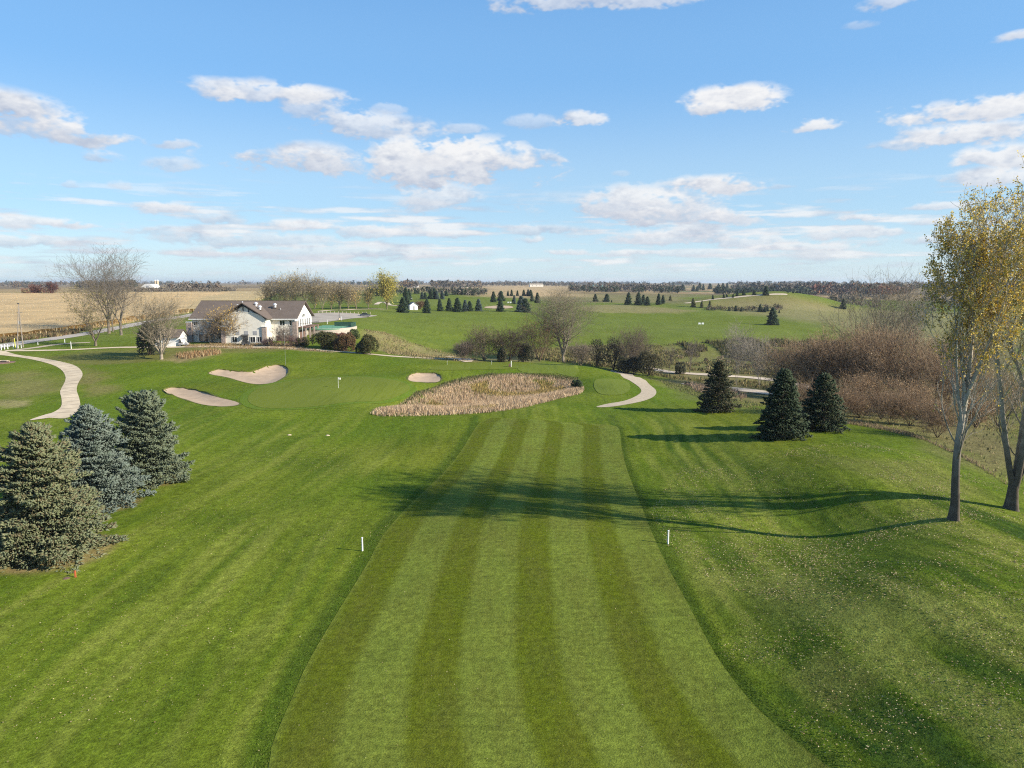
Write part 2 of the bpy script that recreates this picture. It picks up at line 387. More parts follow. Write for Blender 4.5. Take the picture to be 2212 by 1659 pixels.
# ------------------------------------------------------------------ materials
MATS = {}
def principled(name, rough=0.8, spec=0.3):
    m = bpy.data.materials.new(name); m.use_nodes = True; nt = NT(m.node_tree); nt.n.clear()
    o = nt.new('ShaderNodeOutputMaterial'); b = nt.new('ShaderNodeBsdfPrincipled'); nt.l.new(b.outputs[0], o.inputs['Surface'])
    b.inputs['Roughness'].default_value = rough
    if 'Specular IOR Level' in b.inputs: b.inputs['Specular IOR Level'].default_value = spec
    MATS[name] = m; return m, nt, b
def geo_pos(nt): return nt.new('ShaderNodeNewGeometry').outputs['Position']
def obj_pos(nt): return nt.new('ShaderNodeTexCoord').outputs['Object']
def mat_plain(name, col, rough=0.7, var=0.12, scale=3.0, bump=0.0, spec=0.3, metal=0.0, streak=None):
    m, nt, b = principled(name, rough, spec); p = obj_pos(nt)
    n = nt.noise(p, scale, 5, 0.6)
    lo = tuple(c*(1-var*1.6) for c in col); hi = tuple(min(1, c*(1+var)) for c in col)
    c = nt.mix(nt.ramp(n, (0.3, 0.7, 0, 1)), c4(lo), c4(hi))
    if streak:
        n2 = nt.noise(nt.mapping(p, scale=streak), 1.0, 4, 0.6); c = nt.mix(nt.math('MULTIPLY', nt.ramp(n2, (0.45, 0.75, 0, 1)), 0.4), c, c4(tuple(k*0.6 for k in col)))
    nt.put(b.inputs['Base Color'], c); b.inputs['Metallic'].default_value = metal
    if bump:
        bp = nt.new('ShaderNodeBump'); bp.inputs['Strength'].default_value = bump; bp.inputs['Distance'].default_value = 0.02
        nt.put(bp.inputs['Height'], nt.noise(p, scale*6, 4)); nt.l.new(bp.outputs[0], b.inputs['Normal'])
    return m
def mat_vcol(name, rough=0.75, var=0.25, scale=1.5, transl=0.0, spec=0.2, space='obj'):
    m, nt, b = principled(name, rough, spec); p = geo_pos(nt) if space == 'world' else obj_pos(nt)
    a = nt.new('ShaderNodeAttribute'); a.attribute_name = 'Col'
    n = nt.ramp(nt.noise(p, scale, 4, 0.6), (0.28, 0.72, 1-var, 1+var))
    cb = nt.new('ShaderNodeCombineXYZ')
    for k in range(3): nt.l.new(n, cb.inputs[k])
    c = nt.mix(1.0, a.outputs['Color'], cb.outputs[0], 'MULTIPLY')
    nt.put(b.inputs['Base Color'], c)
    if transl:
        t = nt.new('ShaderNodeBsdfTranslucent'); nt.put(t.inputs['Color'], c)
        mx = nt.new('ShaderNodeMixShader'); mx.inputs[0].default_value = transl
        nt.l.new(b.outputs[0], mx.inputs[1]); nt.l.new(t.outputs[0], mx.inputs[2])
        nt.l.new(mx.outputs[0], [n for n in nt.n if n.type == 'OUTPUT_MATERIAL'][0].inputs['Surface'])
    return m

# ------------------------------------------------------------------ outlines of the setting (photo readings laid on the terrain)
FW_L = [(1060,903),(1045,909),(1030,920),(998,971),(944,1035),(890,1086),(832,1150),(796,1213),(752,1285),(673,1417),(630,1510),(590,1604),(580,1659)]
FW_R = [(1290,916),(1320,919),(1337,926),(1344,974),(1357,1022),(1379,1077),(1395,1118),(1418,1173),(1456,1250),(1506,1342),(1560,1436),(1632,1526),(1714,1598),(1790,1657)]
GREEN = [(535,862),(560,838),(620,824),(690,817),(760,814),(830,818),(875,828),(885,842),(855,858),(790,868),(700,876),(620,882),(560,880)]
GREEN2 = [(925,796),(960,789),(1030,784),(1090,783),(1130,786),(1150,793),(1100,797),(1020,799),(950,800)]
TEE = [(1118,797),(1135,788),(1190,785),(1245,786),(1252,802),(1200,806),(1140,806)]
TEE2 = [(1284,824),(1300,818),(1350,822),(1362,838),(1345,852),(1300,852),(1285,840)]
BUNK = {'kidney': [(450,806),(472,800),(510,803),(540,804),(556,800),(575,793),(600,790),(618,795),(623,804),(612,816),(592,826),(560,830),(525,825),(490,815),(462,810)],
        'long': [(352,845),(368,839),(395,840),(430,846),(470,858),(508,867),(517,873),(500,877),(465,877),(430,872),(390,860),(362,852)],
        'round': [(881,820),(884,812),(900,807),(922,806),(942,808),(953,815),(950,823),(935,826),(910,825),(892,824)]}
POND = [(808,894),(850,882),(880,868),(905,855),(950,838),(1000,824),(1050,814),(1120,811),(1190,814),(1240,824),(1256,840),(1245,852),(1190,865),(1130,880),(1060,890),(960,896),(880,898)]
def zone(pts, n=5): return smooth_closed(gpts(pts), n)
def raw(pts): return gpts(pts)
BUNK_W = {k: zone(v) for k, v in BUNK.items()}
# hollow the bunkers out of the terrain, raise their far lips
for k, poly in BUNK_W.items():
    P = np.array(poly); c = P.mean(0); rad = np.abs(P-c).max()*1.6
    m = (np.abs(GX-c[0]) < rad+3) & (np.abs(GY-c[1]) < rad+3)
    sdv = poly_sd(poly, GX[m], GY[m])
    GZ[m] += np.where(sdv > 0, -0.38*np.clip(sdv/2.2, 0, 1)**0.9, 0.22*np.exp(-((sdv+0.4)/1.2)**2)*np.clip((GY[m]-c[1])/2+.5, 0, 1))

# ------------------------------------------------------------------ ground sheet
def edge_x(pts):
    w = np.array(gpts(pts)); o = np.argsort(w[:, 1]); return w[o, 1], w[o, 0]
_EL, _ER = edge_x(FW_L[2:]), edge_x(FW_R[2:])
def mow_streaks(X, Y):
    xl = np.interp(Y, *_EL); xr = np.interp(Y, *_ER); q = np.where(X < (xl+xr)/2, X-xl, X-xr)
    q = q+.8*vnoise(X, Y, 14, 41)
    s1 = .6*vnoise(q, Y*.035, .9, 42)+.4*vnoise(q, Y*.07, .45, 43); ar = np.clip(.55+.9*vnoise(X, Y, 16, 44), 0, 1)
    s2 = .6*vnoise(q+31, Y*.035, .85, 45)+.4*vnoise(q, Y*.08, .42, 46)
    return np.clip(s1*2.2, 0, 1)*ar, np.clip(s2*2.3-.1, 0, 1)*np.where(X > 0, np.maximum(ar, .5), ar*.75)
def build_ground():
    n, m = GX.shape
    V = np.stack([GX, GY, GZ], -1).reshape(-1, 3)
    idx = np.arange(n*m).reshape(n, m)
    F = np.stack([idx[:-1,:-1], idx[1:,:-1], idx[1:,1:], idx[:-1,1:]], -1).reshape(-1, 4)[:, ::-1]
    X, Y = V[:,0], V[:,1]; r = np.sqrt(X*X+Y*Y)
    nz1 = vnoise(X, Y, 14, 11); nz2 = vnoise(X, Y, 45, 12); nz3 = vnoise(X, Y, 5, 13); nz4 = vnoise(X, Y, 160, 14)
    def C(c): return np.array(c)[None, :]
    lush, pale, olive = C((.088,.134,.008)), C((.146,.170,.019)), C((.126,.130,.013))
    col = np.repeat(lush, len(V), 0)
    def over(col, c, w): w = np.clip(w, 0, 1)[:, None]; return col*(1-w)+c*w
    col = over(col, pale, .55*np.clip(.35+.8*nz1+.5*nz3, 0, 1))
    col = over(col, olive, .5*np.clip(.9*nz2+.4*nz1, 0, 1))
    def zmask(pts, soft, dist=0.0, world=None):
        poly = world if world is not None else raw(pts)
        P = np.array(poly); pad = soft*2+dist*2+2
        sel = np.where((X > P[:,0].min()-pad) & (X < P[:,0].max()+pad) & (Y > P[:,1].min()-pad) & (Y < P[:,1].max()+pad))[0]
        w = np.zeros(len(V)); sd_ = poly_sd(poly, X[sel], Y[sel])
        if dist: sd_ = sd_+dist*vnoise(X[sel], Y[sel], dist*3, 21)+.5*dist*vnoise(X[sel], Y[sel], dist, 22)
        w[sel] = np.clip(.5+sd_/soft, 0, 1); return w
    tan, straw, brown, soil = C((.27,.205,.095)), C((.36,.29,.15)), C((.17,.125,.07)), C((.125,.085,.05))
    mid = C((.126,.154,.028))
    w = np.clip((r-170)/120, 0, 1); col = over(col, mid+.012*nz2[:,None], .75*w)
    # mower passes run parallel to the fairway edges
    st, drk = mow_streaks(X, Y)
    nearw = np.clip((150-r)/60, 0, 1)*np.clip((Y-5)/10, 0, 1)
    col = over(col, C((.182,.202,.034)), np.where(X > 5, .8, .75)*st*nearw); col = over(col, C((.046,.086,.007)), np.where(X > 5, .9, .65)*drk*nearw)
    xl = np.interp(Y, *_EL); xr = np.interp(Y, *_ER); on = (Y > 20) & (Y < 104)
    col = over(col, C((.050,.088,.007)), .8*on*np.clip((X-xl+1.5)/.7, 0, 1)*np.clip((.3-(X-xl))/.3, 0, 1))  # darker grass fringe, with the shaded face of the rough put into its colour
    col = over(col, C((.048,.080,.007)), .8*on*np.clip((xr+.8-X)/.4, 0, 1)*np.clip((X-xr+.3)/.3, 0, 1))  # thin dark line paints in the shadow of the taller rough
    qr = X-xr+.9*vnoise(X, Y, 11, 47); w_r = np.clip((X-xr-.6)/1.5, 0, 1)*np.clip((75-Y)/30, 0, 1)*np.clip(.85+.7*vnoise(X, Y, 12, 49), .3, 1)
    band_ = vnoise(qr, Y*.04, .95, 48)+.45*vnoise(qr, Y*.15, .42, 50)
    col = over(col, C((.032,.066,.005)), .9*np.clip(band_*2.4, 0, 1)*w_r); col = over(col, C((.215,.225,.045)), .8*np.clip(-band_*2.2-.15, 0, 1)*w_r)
    # yellowed wear on the right slope; the first also paints in the sunlit plateau
    col = over(col, C((.20,.205,.045)), .6*zmask([(1500,1240),(1750,1230),(1950,1300),(2212,1330),(2212,1420),(1900,1380),(1650,1320)], 3, 2.5))
    col = over(col, C((.21,.195,.05)), .45*zmask([(1780,1420),(1880,1460),(1850,1560),(1760,1600),(1740,1500)], 1.5, 1.2))
    col = over(col, C((.150,.150,.040)), .6*zmask([(1750,985),(2000,1000),(2150,1080),(2000,1060),(1800,1010)], 4, 3))
    # worn and unwatered patches
    col = over(col, C((.19,.165,.06)), .75*zmask([(0,812),(70,800),(112,828),(95,868),(0,880)], 5, 3))
    col = over(col, C((.28,.23,.11)), .8*zmask([(0,866),(60,862),(70,878),(0,884)], 2, 1.5))
    col = over(col, C((.20,.145,.07)), .55*zmask([(176,790),(205,800),(230,850),(190,856),(172,830)], 3, 2))
    col = over(col, C((.17,.14,.055)), .6*zmask([(40,772),(200,758),(400,748),(560,748),(600,756),(330,782),(150,790)], 5, 3))
    col = over(col, C((.26,.19,.10)), .85*zmask([(352,776),(400,765),(470,760),(475,768),(380,785)], 3, 2))
    col = over(col, C((.30,.225,.13)), .9*zmask([(395,744),(640,742),(660,752),(720,762),(640,756),(400,751)], 2, .8))
    # dry bank right of the clubhouse
    col = over(col, C((.215,.18,.08)), .9*zmask([(785,712),(830,718),(880,737),(940,755),(1000,768),(1040,782),(900,775),(840,765),(815,742)], 5, 3))
    # brushy ravine
    col = over(col, C((.165,.14,.06)), .95*zmask([(1000,782),(1060,764),(1180,752),(1280,747),(1400,746),(1600,746),(1830,736),(2000,730),(2212,720),(2212,985),(2160,1035),(2080,985),(2000,948),(1900,925),(1830,909),(1750,900),(1700,895),(1620,872),(1520,846),(1420,815),(1330,797),(1270,786),(1180,782)], 8, 5))
    col = over(col, C((.12,.125,.04)), .7*zmask([(1460,742),(1830,742),(1800,800),(1500,790)], 12, 8))
    col = over(col, C((.135,.14,.045)), .6*zmask([(1400,815),(1500,845),(1600,868),(1650,892),(1560,880),(1440,850)], 4, 2))
    # far side: range edge, hill, rough meadows
    col = over(col, C((.22,.185,.085)), .85*zmask([(1230,662),(1330,658),(1430,664),(1520,672),(1480,676),(1300,675)], 12, 8))
    col = over(col, C((.21,.175,.07)), .85*zmask([(1490,657),(1560,643),(1680,640),(1780,655),(1815,668),(1700,668),(1580,667)], 20, 14))
    col = over(col, C((.24,.20,.10)), .7*zmask([(1600,672),(1800,668),(2212,668),(2212,735),(1850,735),(1760,705)], 25, 18))
    col = over(col, C((.19,.155,.08)), .8*zmask([(1000,636),(1230,650),(1480,650),(1480,635),(1230,630),(1000,628)], 30, 20))
    # needle litter under the left spruces
    for (u, v, rad) in ((95,1190,4.6),(205,1085,4.4),(322,1035,3.6)):
        cx, cy = ground(u, v); col = over(col, C((.24,.165,.085)), .8*np.clip((rad*1.05-np.hypot(X-cx, Y-cy)+.5*nz3)/.8, 0, 1))
    # corn stubble ground
    col = over(col, C((.50,.36,.17)), zmask([(-150,746),(0,737),(120,723),(250,702),(400,676),(430,650),(500,634),(300,633),(0,633),(-200,640)], 4, 1.5))
    # farm land
    w = np.clip((r-760)/200, 0, 1)
    fieldn = nz4*1.2+.4*nz2
    farm = np.where(fieldn[:,None] > -.15, C((.34,.235,.125)), C((.20,.135,.085)))
    farm = np.where(((nz4 > .55) & (X > 150))[:,None], C((.10,.12,.05)), farm)
    col = over(col, farm, .95*w)
    col = over(col, C((.44,.31,.17)), zmask([(1040,640),(1230,640),(1230,613),(1040,613)], 60, 20))
    col *= (1+.10*nz3[:,None])
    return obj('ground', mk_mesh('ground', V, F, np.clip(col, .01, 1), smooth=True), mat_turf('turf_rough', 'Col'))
def mat_turf(name, attr=None, base=None, stripes=0, grain=1.0, dark=None, light=None, fine=1.0):
    m, nt, b = principled(name, 0.9, 0.03); p = geo_pos(nt)
    if attr:
        a = nt.new('ShaderNodeAttribute'); a.attribute_name = attr; c = a.outputs['Color']
    else: c = c4(base)
    if stripes:
        a = nt.new('ShaderNodeAttribute'); a.attribute_name = 'st'
        s = nt.new('ShaderNodeSeparateXYZ'); nt.l.new(a.outputs['Vector'], s.inputs[0])
        wob = nt.math('MULTIPLY_ADD', nt.noise(p, .35, 3, .6), .14, -.07)
        wob = nt.math('ADD', wob, nt.math('MULTIPLY_ADD', nt.noise(p, 2.2, 3, .6), .08, -.04))
        k = nt.math('ADD', nt.math('MULTIPLY', s.outputs[0], float(stripes)), wob)
        tri = nt.math('ABSOLUTE', nt.math('SUBTRACT', nt.math('FRACT', nt.math('MULTIPLY_ADD', k, .5, .25)), .5))   # 0..0.5
        f = nt.ramp(tri, (.175, .275, 1, 0))
        c = nt.mix(f, c4(light), c4(dark))
        # worn, yellower patches inside the dark passes, running along the mowing
        pat = nt.noise(nt.mapping(p, scale=(.5, .12, 1)), 1.0, 5, .65)
        c = nt.mix(nt.math('MULTIPLY', nt.ramp(pat, (.42, .72, 0, 1)), .62), c, (.118, .118, .022, 1))
        pat2 = nt.noise(p, .22, 5, .6)
        c = nt.mix(nt.math('MULTIPLY', nt.ramp(pat2, (.5, .8, 0, 1)), .35), c, (.074, .112, .018, 1))
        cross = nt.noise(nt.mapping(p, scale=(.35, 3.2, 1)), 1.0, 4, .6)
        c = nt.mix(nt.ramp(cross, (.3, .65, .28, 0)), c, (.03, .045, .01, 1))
    else:
        # traces of the mower: streaks along the fairway
        st = nt.noise(nt.mapping(p, rot=(0, 0, R(4)), scale=(.85, .055, 1)), 1.0, 5, .65)
        ar = nt.ramp(nt.noise(p, .045, 3, .6), (.38, .6, .25, 1))
        c = nt.mix(nt.math('MULTIPLY', nt.ramp(st, (.42, .72, 0, .45)), ar), c, (.158, .182, .028, 1))
        st2 = nt.noise(nt.mapping(p, rot=(0, 0, R(-3)), loc=(7, 3, 0), scale=(1.1, .07, 1)), 1.0, 4, .65)
        c = nt.mix(nt.math('MULTIPLY', nt.ramp(st2, (.52, .72, 0, .5)), ar), c, (.046, .070, .004, 1))
    g1 = nt.noise(p, 7.0*fine, 4, .7); g2 = nt.noise(p, 1.6*fine, 4, .65); g3 = nt.noise(p, 24.0*fine, 2, .6)
    g = nt.math('MULTIPLY', nt.math('MULTIPLY', nt.ramp(g1, (.25, .75, 1-.48*grain, 1+.48*grain)), nt.ramp(g2, (.3, .7, 1-.30*grain, 1+.30*grain))), nt.ramp(g3, (.25, .75, 1-.42*grain, 1+.42*grain)))
    cb = nt.new('ShaderNodeCombineXYZ')
    for k in range(3): nt.l.new(g, cb.inputs[k])
    c = nt.mix(1.0, c, cb.outputs[0], 'MULTIPLY')
    nt.put(b.inputs['Base Color'], c)
    bp = nt.new('ShaderNodeBump'); bp.inputs['Strength'].default_value = .9*grain; bp.inputs['Distance'].default_value = .05
    nt.put(bp.inputs['Height'], nt.math('ADD', g1, nt.math('MULTIPLY', g2, 1.5))); nt.l.new(bp.outputs[0], b.inputs['Normal'])
    return m
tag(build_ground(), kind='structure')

# ------------------------------------------------------------------ draped sheets
def drape(name, poly, mat, lift, step, parent=None, kind='structure', edge=0.0):
    """fill a closed outline with a mesh that follows the terrain"""
    P = np.array(poly); x0, y0 = P.min(0); x1, y1 = P.max(0)
    gx, gy = np.meshgrid(np.arange(x0, x1, step), np.arange(y0, y1, step))
    gx = gx.ravel()+rngT.uniform(-.15, .15, gx.size)*step; gy = gy.ravel()+rngT.uniform(-.15, .15, gy.size)*step
    sdv = poly_sd(poly, gx, gy); k = sdv > step*.45
    pts = [Vector((a, b)) for a, b in poly]+[Vector((a, b)) for a, b in zip(gx[k], gy[k])]
    n = len(poly)
    vs, _, fs, *_r = delaunay_2d_cdt(pts, [(i, (i+1) % n) for i in range(n)], [], 1, 1e-5)
    V = np.array([(v.x, v.y) for v in vs]); z = height(V[:,0], V[:,1])+lift
    V = np.column_stack([V, z])
    F = np.array([f for f in fs if len(f) == 3], np.int32)
    a, b_, c = V[F[:,0]], V[F[:,1]], V[F[:,2]]
    nzv = (b_[:,0]-a[:,0])*(c[:,1]-a[:,1])-(b_[:,1]-a[:,1])*(c[:,0]-a[:,0]); F[nzv < 0] = F[nzv < 0][:, ::-1]
    o = obj(name, mk_mesh(name, V, F, smooth=True), mat, parent)
    if parent is None: tag(o, kind=kind)
    return o
def ribbon(name, pts, widths, mat, lift, across=6, parent=None, n=10, kind='structure', thick=0.0):
    """path along a world centre line"""
    c = smooth_open(pts, n)
    if not isinstance(widths, (list, tuple)): widths = [widths]*len(pts)
    wv = np.interp(np.linspace(0, len(pts)-1, len(c)), np.arange(len(pts)), widths)
    C = np.array([(p.x, p.y) for p in c]); T = np.gradient(C, axis=0); T /= np.linalg.norm(T, axis=1)[:, None]+1e-9
    N = np.column_stack([-T[:,1], T[:,0]])
    s = np.linspace(-.5, .5, across+1)
    XY = C[:,None,:]+N[:,None,:]*(wv[:,None]*s[None,:])[:,:,None]
    Z = height(XY[...,0], XY[...,1])+lift
    V = np.concatenate([XY, Z[...,None]], -1).reshape(-1, 3); m = across+1
    idx = np.arange(len(C)*m).reshape(len(C), m)
    F = np.stack([idx[:-1,:-1], idx[:-1,1:], idx[1:,1:], idx[1:,:-1]], -1).reshape(-1, 4)[:, ::-1]
    o = obj(name, mk_mesh(name, V, F, smooth=True), mat, parent)
    if parent is None: tag(o, kind=kind)
    return o
M_FAIR = mat_turf('turf_fairway', None, (.1,.13,.03), stripes=8, grain=.95, dark=(.100,.124,.008), light=(.150,.184,.027), fine=1.6)
def build_fairway():
    L = [Vector(p) for p in gpts(FW_L)]; Rr = [Vector(p) for p in gpts(FW_R)]
    for S in (L, Rr):
        d = (S[-1]-S[-2]).normalized()
        for k in (8, 18, 30): S.append(S[-1]+d*10)
    L = smooth_open(L, 8); Rr = smooth_open(Rr, 8)
    def resample(S, n):
        A = np.array([(p.x, p.y) for p in S]); d = np.concatenate([[0], np.cumsum(np.linalg.norm(np.diff(A, axis=0), axis=1))])
        t = np.linspace(0, d[-1], n); return np.column_stack([np.interp(t, d, A[:,0]), np.interp(t, d, A[:,1])])
    n = 260; A, B = resample(L, n), resample(Rr, n); m = 49; s = np.linspace(0, 1, m)
    XY = A[:,None,:]*(1-s)[None,:,None]+B[:,None,:]*s[None,:,None]
    Z = height(XY[...,0], XY[...,1])+.018
    V = np.concatenate([XY, Z[...,None]], -1).reshape(-1, 3)
    idx = np.arange(n*m).reshape(n, m); F = np.stack([idx[:-1,:-1], idx[:-1,1:], idx[1:,1:], idx[1:,:-1]], -1).reshape(-1, 4)[:, ::-1]
    uv = np.column_stack([np.tile(s, n), np.repeat(np.linspace(0, 1, n), m)])
    o = obj('fairway', mk_mesh('fairway', V, F, smooth=True, uv=uv), M_FAIR); tag(o, kind='structure')
    return A, B
FWA, FWB = build_fairway()
M_GREEN = mat_turf('turf_green', None, (.124,.152,.022), grain=.3, fine=1.5)
M_TEE = mat_turf('turf_tee', None, (.130,.164,.026), grain=.35, fine=1.5)
M_COLLAR = mat_turf('turf_collar', None, (.098,.150,.016), grain=.5)
def grow(poly, d):
    P = np.array(poly); c = P.mean(0); T = np.roll(P, -1, 0)-np.roll(P, 1, 0); N = np.column_stack([T[:,1], -T[:,0]]); N /= np.linalg.norm(N, axis=1)[:, None]+1e-9
    s = np.sign(((P-c)*N).sum()); return [tuple(p) for p in P+N*s*d]
gw = zone(GREEN, 4)
drape('green_collar', grow(gw, 1.3), M_COLLAR, .03, 1.2); drape('putting_green', gw, M_GREEN, .055, 1.2)
drape('practice_green', zone(GREEN2, 4), M_GREEN, .05, 1.5)
drape('tee_box', zone(TEE, 3), M_TEE, .05, 1.4); drape('tee_box', zone(TEE2, 3), M_TEE, .05, 1.4)

M_SAND = mat_plain('sand', (.44,.325,.22), .95, .10, .7, bump=.6, spec=.1)
M_LIP = mat_plain('bunker_edge_turf', (.105,.115,.015), .9, .35, 2.0, bump=.5)
for k, poly in BUNK_W.items():
    o = drape('sand_bunker', poly, M_SAND, .03, .7, kind=None)
    tag(o, {'kidney': 'kidney shaped pale sand bunker behind and left of the flag green', 'long': 'long narrow sand bunker slanting in front of the kidney shaped one',
            'round': 'small oval sand bunker beside the reed pond'}[k], 'sand bunker', 'sand bunkers round the green')
    # shaggy turf roll along the edge
    P = np.array(poly); n = len(P); V = []; F = []; cy = P[:,1].mean(); rs = random.Random(3)
    for i in range(n):
        h = (.04+.20*max(0, min(1, (P[i,1]-cy)/2.5)))*rs.uniform(.7, 1.25)
        z = float(height(*P[i])); d = P[i]-P.mean(0); d = d/(np.linalg.norm(d)+1e-9)
        for o_, hh in ((-.16, .02), (-.02, h), (.35, .03)): V.append((P[i,0]+d[0]*o_, P[i,1]+d[1]*o_, z+hh))
    for i in range(n):
        j = (i+1) % n
        for q in (0, 1): F.append((i*3+q, j*3+q, j*3+q+1, i*3+q+1))
    obj('turf_edge', mk_mesh('turf_edge', V, np.array(F), smooth=True), M_LIP, o)

M_CONC = mat_plain('path_concrete', (.57,.46,.315), .9, .16, .45, bump=.2, spec=.15)
M_LOT = mat_plain('lot_gravel', (.36,.315,.255), .95, .14, .12, spec=.1)
M_JOINT = mat_plain('path_joint', (.30,.24,.17), .95, .1)
M_CONC2 = mat_plain('old_path_concrete', (.44,.36,.255), .9, .12, 1.5, bump=.2, spec=.15)
M_ROAD = mat_plain('road_gravel', (.42,.37,.31), .95, .10, .5, bump=.3, spec=.1)
M_GRAV = mat_plain('track_gravel', (.58,.47,.35), .95, .12, .5, bump=.3, spec=.1)
def cl(pts): return gpts(pts)
# cart path on the left: as an outline, since its width is well seen
CPL = [(68,907),(110,893),(131,880),(133,862),(130,845),(140,825),(141,812),(130,797),(100,784),(60,775),(10,768),(-60,764),(-60,756),(0,757),(35,766),(85,773),(130,781),(160,789),(175,800),(178,812),(168,830),(166,845),(171,860),(173,880),(160,895),(140,904),(104,903)]
CPO = drape('cart_path', [p for p in smooth_closed(gpts(CPL), 3)], M_CONC, .04, 1.2)
cpoly = smooth_closed(gpts(CPL), 3)
cc_ = smooth_open(gpts([(128,900),(147,888),(153,872),(149,852),(152,830),(160,811),(152,797),(118,781),(70,771),(20,763)]), 12); acc = 0
for a_, b_ in zip(cc_[:-1], cc_[1:]):
    acc += (b_-a_).length
    if acc > 3.2:
        acc = 0; t_ = (b_-a_).normalized(); n_ = Vector((-t_.y, t_.x)); ss = np.linspace(-4, 4, 81)
        px_ = a_.x+n_.x*ss; py_ = a_.y+n_.y*ss; inn = poly_sd(cpoly, px_, py_) > .05
        c_ = np.where(inn)[0]
        if len(c_) > 5:
            px_, py_ = px_[c_[0]:c_[-1]+1:4], py_[c_[0]:c_[-1]+1:4]; z_ = height(px_, py_)+.06
            A_ = np.column_stack([px_-t_.x*.05, py_-t_.y*.05, z_]); B_ = np.column_stack([px_+t_.x*.05, py_+t_.y*.05, z_]); m_ = len(A_); i_ = np.arange(m_-1)
            obj('joint', mk_mesh('joint', np.concatenate([A_, B_]), np.stack([i_, i_+1, m_+i_+1, m_+i_], 1)), M_JOINT, CPO)
drape('path_apron', smooth_closed(gpts([(64,908),(92,898),(112,893),(130,893),(116,901),(84,906)]), 3), M_GRAV, .06, .8)
CPR = [(1288,879),(1310,873),(1345,867),(1370,858),(1385,847),(1380,836),(1360,822),(1340,810),(1318,802),(1335,803),(1365,808),(1395,822),(1416,842),(1415,854),(1400,863),(1370,871),(1335,877),(1305,880)]
drape('cart_path', smooth_closed(gpts(CPR), 3), M_CONC2, .04, 1.0)
ribbon('cart_path', cl([(10,758),(120,756.5),(250,751),(400,749.5),(520,750),(640,753),(740,760),(830,768),(930,774),(1010,776)]), 2.3, M_CONC, .06)
ribbon('access_road', cl([(-120,772),(0,748),(60,738),(120,731),(180,722),(260,707),(340,692),(400,683),(440,676)]), [6.5]*7+[7,7], M_ROAD, .07)
ribbon('path_spur', cl([(30,757),(70,752),(110,746),(150,742),(195,740)]), 2.0, M_CONC2, .06)
drape('parking_lot', smooth_closed(gpts([(655,684),(690,676),(745,676),(800,681),(815,682),(790,686),(740,691),(690,697),(650,696)]), 3), M_LOT, .10, 6.0)
ribbon('far_cart_path', cl([(690,673),(740,670),(790,668),(830,668)]), 3.0, M_GRAV, .10)
TRK1 = cl([(1400,795),(1440,803),(1500,808),(1560,812),(1610,815),(1660,820),(1720,830),(1800,850)]); ribbon('gravel_track', TRK1, 4.2, M_GRAV, .12)
TRK2 = cl([(1480,829),(1500,834),(1540,838),(1580,841),(1640,847),(1700,856)]); ribbon('gravel_track', TRK2, [3.0,4.0,5.5,6,6,6], M_GRAV, .14)
TRKP = np.array([(p.x, p.y) for t_ in (TRK1, TRK2) for p in smooth_open(t_, 16)])
def off_track(X, Y, m=9.0): return ((X[:, None]-TRKP[None, :, 0])**2+((Y[:, None]-TRKP[None, :, 1])*.55)**2).min(1) > m*m*.3
ribbon('far_cart_path', cl([(1480,655),(1540,647),(1600,641),(1650,637),(1700,636)]), 3.2, M_GRAV, .12)
ribbon('far_cart_path', cl([(812,658),(822,653),(835,654),(842,659),(870,661),(905,662)]), 3.0, M_GRAV, .12)
drape('far_bunker', smooth_closed(gpts([(1046,664),(1065,661),(1100,661),(1108,665),(1080,667),(1055,666)]), 3), M_SAND, .12, 3.0)
drape('haul_track', smooth_closed(gpts([(955,772),(1000,774),(1025,778),(990,779)]), 3), M_GRAV, .09, 2.0)

# ------------------------------------------------------------------ vegetation builders
def unit(a): return a/(np.linalg.norm(a, axis=-1, keepdims=True)+1e-9)
def frustums(P0, P1, R0, R1, sides):
    d = unit(P1-P0); ref = np.where(np.abs(d[:, 2:3]) > .9, np.array([[1., 0, 0]]), np.array([[0, 0, 1.]]))
    a = unit(np.cross(d, ref)); b = np.cross(d, a); n = len(P0)
    t = np.arange(sides)*2*math.pi/sides
    ring = a[:, None, :]*np.cos(t)[None, :, None]+b[:, None, :]*np.sin(t)[None, :, None]
    V = np.stack([P0[:, None, :]+ring*R0[:, None, None], P1[:, None, :]+ring*R1[:, None, None]], 1).reshape(-1, 3)
    k = np.arange(sides); q = np.stack([k, (k+1) % sides, sides+(k+1) % sides, sides+k], 1)
    F = (np.arange(n)*2*sides)[:, None, None]+q[None]
    return V, F.reshape(-1, 4)
def join(parts):
    V = []; F = {}; C = []; off = 0
    for p in parts:
        v, f = p[0], p[1]
        V.append(v); C.append(p[2] if len(p) > 2 and p[2] is not None else np.full((len(v), 3), .5))
        for ff in (f if isinstance(f, list) else [f]): F.setdefault(ff.shape[1], []).append(ff+off)
        off += len(v)
    return np.concatenate(V), [np.concatenate(x) for x in F.values()], np.concatenate(C)
